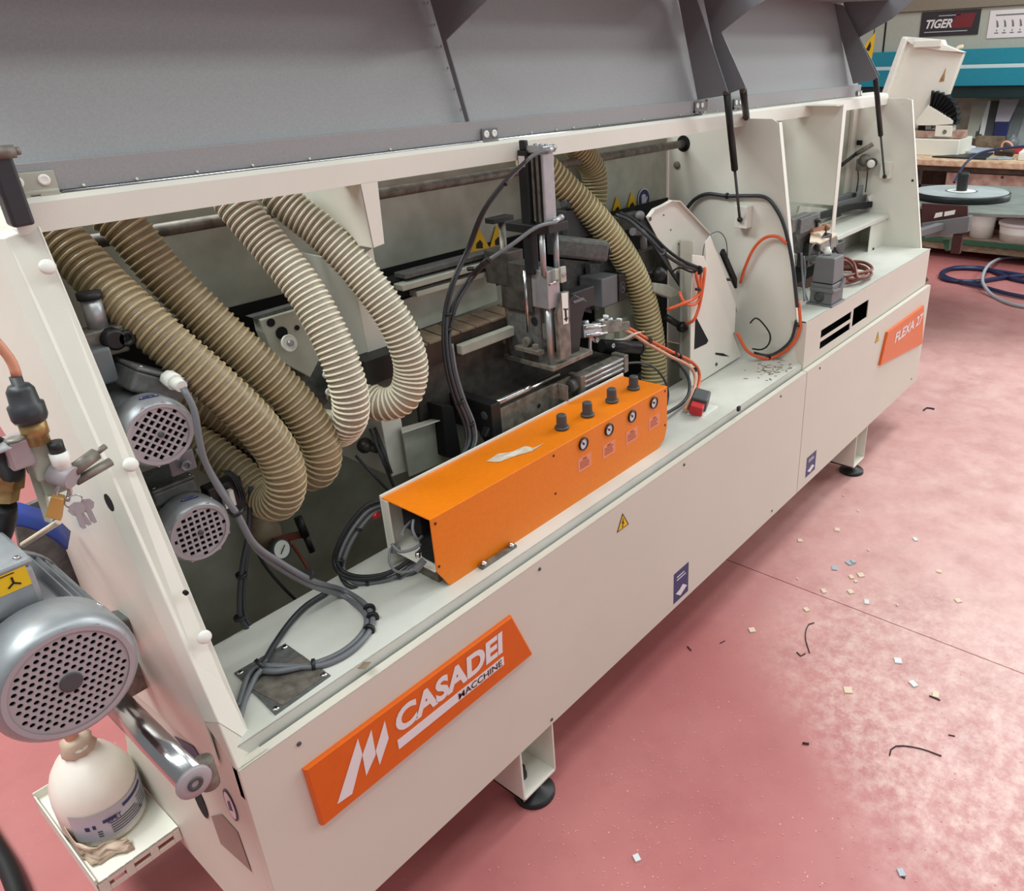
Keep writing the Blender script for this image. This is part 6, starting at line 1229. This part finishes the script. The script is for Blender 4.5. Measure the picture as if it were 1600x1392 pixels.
cf_ = thing('coil_carriage', 'grey beam and dark red slotted bracket under the round table', 'bracket', P(1470, 350, x=4.6))
XG = 4.7
def GP(px, py, dx=0): return P(px, py, x=XG+dx)
a, b = GP(1445, 348), GP(1515, 338); mb = MB(); mb.hexa([GP(1445, 372), GP(1512, 363), GP(1512, 363)+V(.06, 0, 0), GP(1445, 372)+V(.06, 0, 0), GP(1440, 349), GP(1515, 338), GP(1515, 338)+V(.06, 0, 0), GP(1440, 349)+V(.06, 0, 0)]); part('beam', mb, M['grey'], cf_, .003)
br_ = MB(); 
hq = [GP(1440, 318, .03), GP(1512, 322, .03), GP(1512, 338, .03), GP(1440, 348, .03)]
br_.prism(hq, V(.02, 0, 0)); part('slotted_bracket', br_, M['maroon'], cf_)
for pts in (((1462, 333), (1473, 331), (1472, 338), (1459, 341)), ((1476, 331), (1493, 328), (1491, 335), (1475, 338))): part('slot', MB().prism([P(a_, b_, x=XG+.028) for a_, b_ in pts], V(.002, 0, 0)), M['whitep'], cf_)
mb = MB(); mb.box(GP(1489, 366, .02), GP(1502, 395, .06)); part('leg', mb, M['maroon'], cf_, .003); mb = MB(); mb.prism([GP(1472, 374, .1), GP(1484, 374, .1), GP(1482, 392, .1), GP(1477, 392, .1)], V(.04, 0, 0)); part('leg', mb, M['greenp'], cf_)
# green trolley with white buckets
XQ = 7.1
gt = thing('green_trolley', 'low green edged trolley deck under the bench carrying white buckets', 'trolley', P(1520, 385, x=XQ))
zq = P(1540, 378, x=XQ).z; zq0 = P(1540, 386, x=XQ).z
mb = MB(); mb.box((XQ, -1.3, zq0), (XQ+.03, 1.6, zq)); part('green_edge', mb, M['greenp'], gt, .003); mb = MB(); mb.box((XQ+.02, -1.3, zq-.02), (XQ+.6, 1.6, zq)); part('deck_board', mb, M['woodr'], gt); mb = MB(); mb.box((XQ+.02, -1.3, P(1540, 397, x=XQ).z), (XQ+.05, 1.6, zq0)); part('skirt', mb, M['dust'], gt, .003)
for yy in (-.9, .2, 1.3): part('caster', MB().lathe(V(XQ+.3, yy-.03, .06), Y, [(0, .06), (.05, .06)], 20), M['blackr'], gt)
mb = MB(); mb.box((XQ+.62, -1.4, 0), (XQ+.66, 1.6, zq0)); part('back_skirt', mb, M['woodd'], gt)
def bucket(px, py, w, h, lid, lab):
    c = P(px, py, x=XQ+.2); c.z = zq+.001; t = thing('white_bucket', lab, 'bucket', c, 'white buckets on the trolley')
    part('pail', MB().lathe(c, Z, [(0, w*.88), (h*.4, w*.93), (h*.42, w*.95), (h*.46, w*.93), (h*.8, w*.97)], 32), M['whitep'], t); part('lid', MB().lathe(c+V(0, 0, h*.8), Z, [(0, w*.99), (h*.05, w*1.03), (h*.17, w*1.03), (h*.2, w*.98)], 32), M['white'], t)
sc_ = lambda px: (P(px, 360, x=XQ)-P(0+px+10, 360, x=XQ)).length/10
bucket(1532, 370, sc_(1532)*21, sc_(1532)*46, True, 'tall white plastic bucket under the round table'); bucket(1592, 378, sc_(1592)*37, sc_(1592)*33, True, 'short wide white bucket at the right edge'); bucket(1489, 366, sc_(1489)*16, sc_(1489)*30, True, 'white bucket mostly hidden behind the grey beam')
mb = MB(); mb.box(P(1555, 325, x=XQ+.45), P(1582, 345, x=XQ+.5)); solo('offcut_board', mb, M['tapes'], 'small grey panel standing behind the white buckets', 'panel')
# blue hose on the floor
hl = []
def fl3(lst): return [P(a, b, z=c) for a, b, c in lst]
t = cable('dark blue air hose lying in flat loops on the pink floor under the bench', [(fl3([(1640, 445, .02), (1585, 436, .02), (1540, 420, .02), (1495, 418, .02), (1472, 426, .02), (1478, 436, .02), (1520, 440, .02), (1580, 432, .02), (1640, 428, .02)]), .017, 'bluehose'), (fl3([(1640, 470, .02), (1580, 460, .02), (1535, 448, .02), (1500, 440, .02), (1474, 430, .02), (1485, 420, .02), (1530, 420, .02), (1600, 430, .02)]), .015, 'bluehose'), (fl3([(1640, 484, .014), (1585, 476, .014), (1552, 462, .014), (1536, 442, .06), (1538, 424, .10), (1550, 410, .08), (1570, 403, .02), (1610, 402, .016)]), .012, 'chipb')], name='blue_floor_hose', cat='hose')

# ------------------------------------------------------------ scraps on the floor
random.seed(3)
CH = [(1308, 828, 9, 'chipc'), (1250, 845, 8, 'chipc'), (1430, 843, 9, 'chipw'), (1467, 893, 8, 'chipc'), (1304, 888, 11, 'chipb'), (1327, 880, 11, 'chipb'), (1333, 879, 8, 'chipb'), (1330, 902, 9, 'chipc'), (1345, 899, 10, 'chipc'), (1337, 909, 5, 'chipc'), (1287, 924, 10, 'chipc'), (1329, 925, 10, 'chipc'), (1354, 941, 11, 'chipw'), (1260, 953, 9, 'chipc'), (1175, 985, 10, 'chipc'), (1497, 939, 9, 'chipc'), (1403, 1033, 12, 'chipw'), (1325, 1079, 13, 'chipc'), (1427, 1069, 13, 'chipw'), (1462, 1086, 13, 'chipc'), (995, 1341, 12, 'chipw'), (1408, 1364, 13, 'chipb'), (1318, 775, 4, 'chipc'), (1341, 799, 5, 'chipc'), (1357, 860, 5, 'chipc'), (1402, 946, 6, 'chipc'), (1246, 905, 4, 'chipc')]
WHERE = ['above the cluster, nearest the machine', 'left of the cluster near the machine', 'upper right, alone', 'at the right, before the slab joint', 'left of the bluish pair', 'left half of the overlapping pair', 'right half of the overlapping pair', 'below the bluish pair', 'just right of the pair below', 'tiny one under the pair', 'on the slab joint, left', 'on the slab joint, middle', 'touching the joint, right of the middle', 'before the dark curled strip', 'nearest the machine, lower left', 'far right beside the joint', 'at the top of the dusty patch', 'left in the dusty patch', 'centre of the dusty patch', 'right in the dusty patch, over a dark strip', 'near the bottom edge, left', 'near the bottom edge, right', 'speck highest up', 'thin sliver near the top', 'thin sliver right of the top chips', 'sliver right of the joint chips', 'small speck left of the joint chips']
CN = {'chipw': 'white', 'chipc': 'cream', 'chipb': 'bluish grey'}
for k, (px, py, wpx, m) in enumerate(CH):
    c = P(px, py, z=0); dep = (c-EYE).dot(RZ); s_ = wpx/F*dep
    key = 'chip_'+m
    if key not in _inst:
        b_ = MB(); b_.hexa([(-.5, -.38, 0), (.5, -.38, 0), (.5, .38, 0), (-.5, .38, 0), (-.49, -.37, 1), (.49, -.37, 1), (.49, .37, 1), (-.49, .37, 1)]); _inst[key] = mesh_of('laminate_chip', b_, M[m], Vector())
    o = bpy.data.objects.new('laminate_chip', _inst[key]); COL.objects.link(o); o.location = c+V(0, 0, .0008+(.0035 if k == 6 else 0)); o.rotation_euler = (0, 0, random.uniform(-.5, .5)+.6); o.scale = (s_, s_*random.uniform(.85, 1.3) if k < 22 else s_*.5, .003)
    tag(o, '%s laminate chip on the pink floor, %s' % (CN[m], WHERE[k]), 'chip', 'laminate chips on the floor')
ST = [([(1272, 973), (1264, 975), (1259, 986), (1259, 1000), (1265, 1020)], 'curved dark edge strip standing on the floor left of the dusty patch', .0035), ([(1245, 1019), (1250, 1025), (1258, 1021)], 'tiny curled dark strip just left of the long curved one', .004), ([(1390, 1180), (1394, 1168), (1410, 1165), (1440, 1170), (1471, 1181)], 'long thin dark strip with a hooked end low in the dusty patch', .0035), ([(1443, 641), (1449, 637), (1460, 639)], 'short dark strip on the floor right of the machine foot', .008), ([(1482, 1148), (1492, 1150)], 'faint short dark sliver right in the dusty patch', .003), ([(1254, 1161), (1264, 1162)], 'small dark crumb left of the hooked strip', .006), ([(1406, 1368), (1414, 1372)], 'dark crumb beside the chip at the bottom edge', .0035), ([(1452, 1087), (1469, 1094)], 'short dark strip under the cream chip', .004), ([(1074, 1010), (1081, 1017)], 'short dark shaving on the floor below the front panel', .004), ([(1125, 1005), (1133, 1001)], 'dark shaving right of the short one', .003)]
for pts, lab_, r in ST:
    r *= .5; solo('edge_strip', MB().tube(spline([P(a, b, z=r) for a, b in pts], .02), r, 6), M['strip'], lab_, 'strip', 'dark edge strips on the floor')
# fine chips of dust near the machine: too many to count
random.seed(11); mb = MB()
for k in range(900):
    f = random.random(); px = random.gauss(1010, 130); py = random.gauss(1180, 130) if f < .7 else random.uniform(1000, 1392)
    if f > .7: px = random.uniform(700, 1600)
    c = P(px, py, z=.0008); 
    if c.y > -.02 and c.x < 3.6: continue
    s_ = random.uniform(.0005, .0013); q = random.uniform(0, 3); u_, v_ = V(math.cos(q), math.sin(q), 0)*s_, V(-math.sin(q), math.cos(q), 0)*s_
    mb.prism([c-u_-v_, c+u_-v_, c+u_+v_, c-u_+v_], V(0, 0, s_*.6))
solo('sawdust', mb, M['speck'], 'fine pale sawdust specks scattered over the pink floor', 'sawdust', kind='stuff')

random.seed(5); mb = MB()
for k in range(90):
    c = P(random.gauss(1212, 22), random.gauss(577, 7), z=ZD+.0004)
    if c.x > XP-.004 or c.y < .035: continue
    s_ = random.uniform(.001, .004); q = random.uniform(0, 3); u_, v_ = V(math.cos(q), math.sin(q), 0)*s_*1.6, V(-math.sin(q), math.cos(q), 0)*s_*.6
    mb.prism([c-u_-v_, c+u_-v_, c+u_+v_, c-u_+v_], V(0, 0, .0008))
solo('wood_dust', mb, M['dust'], 'brown wood dust flakes on the deck at the foot of the partition', 'dust', kind='stuff')
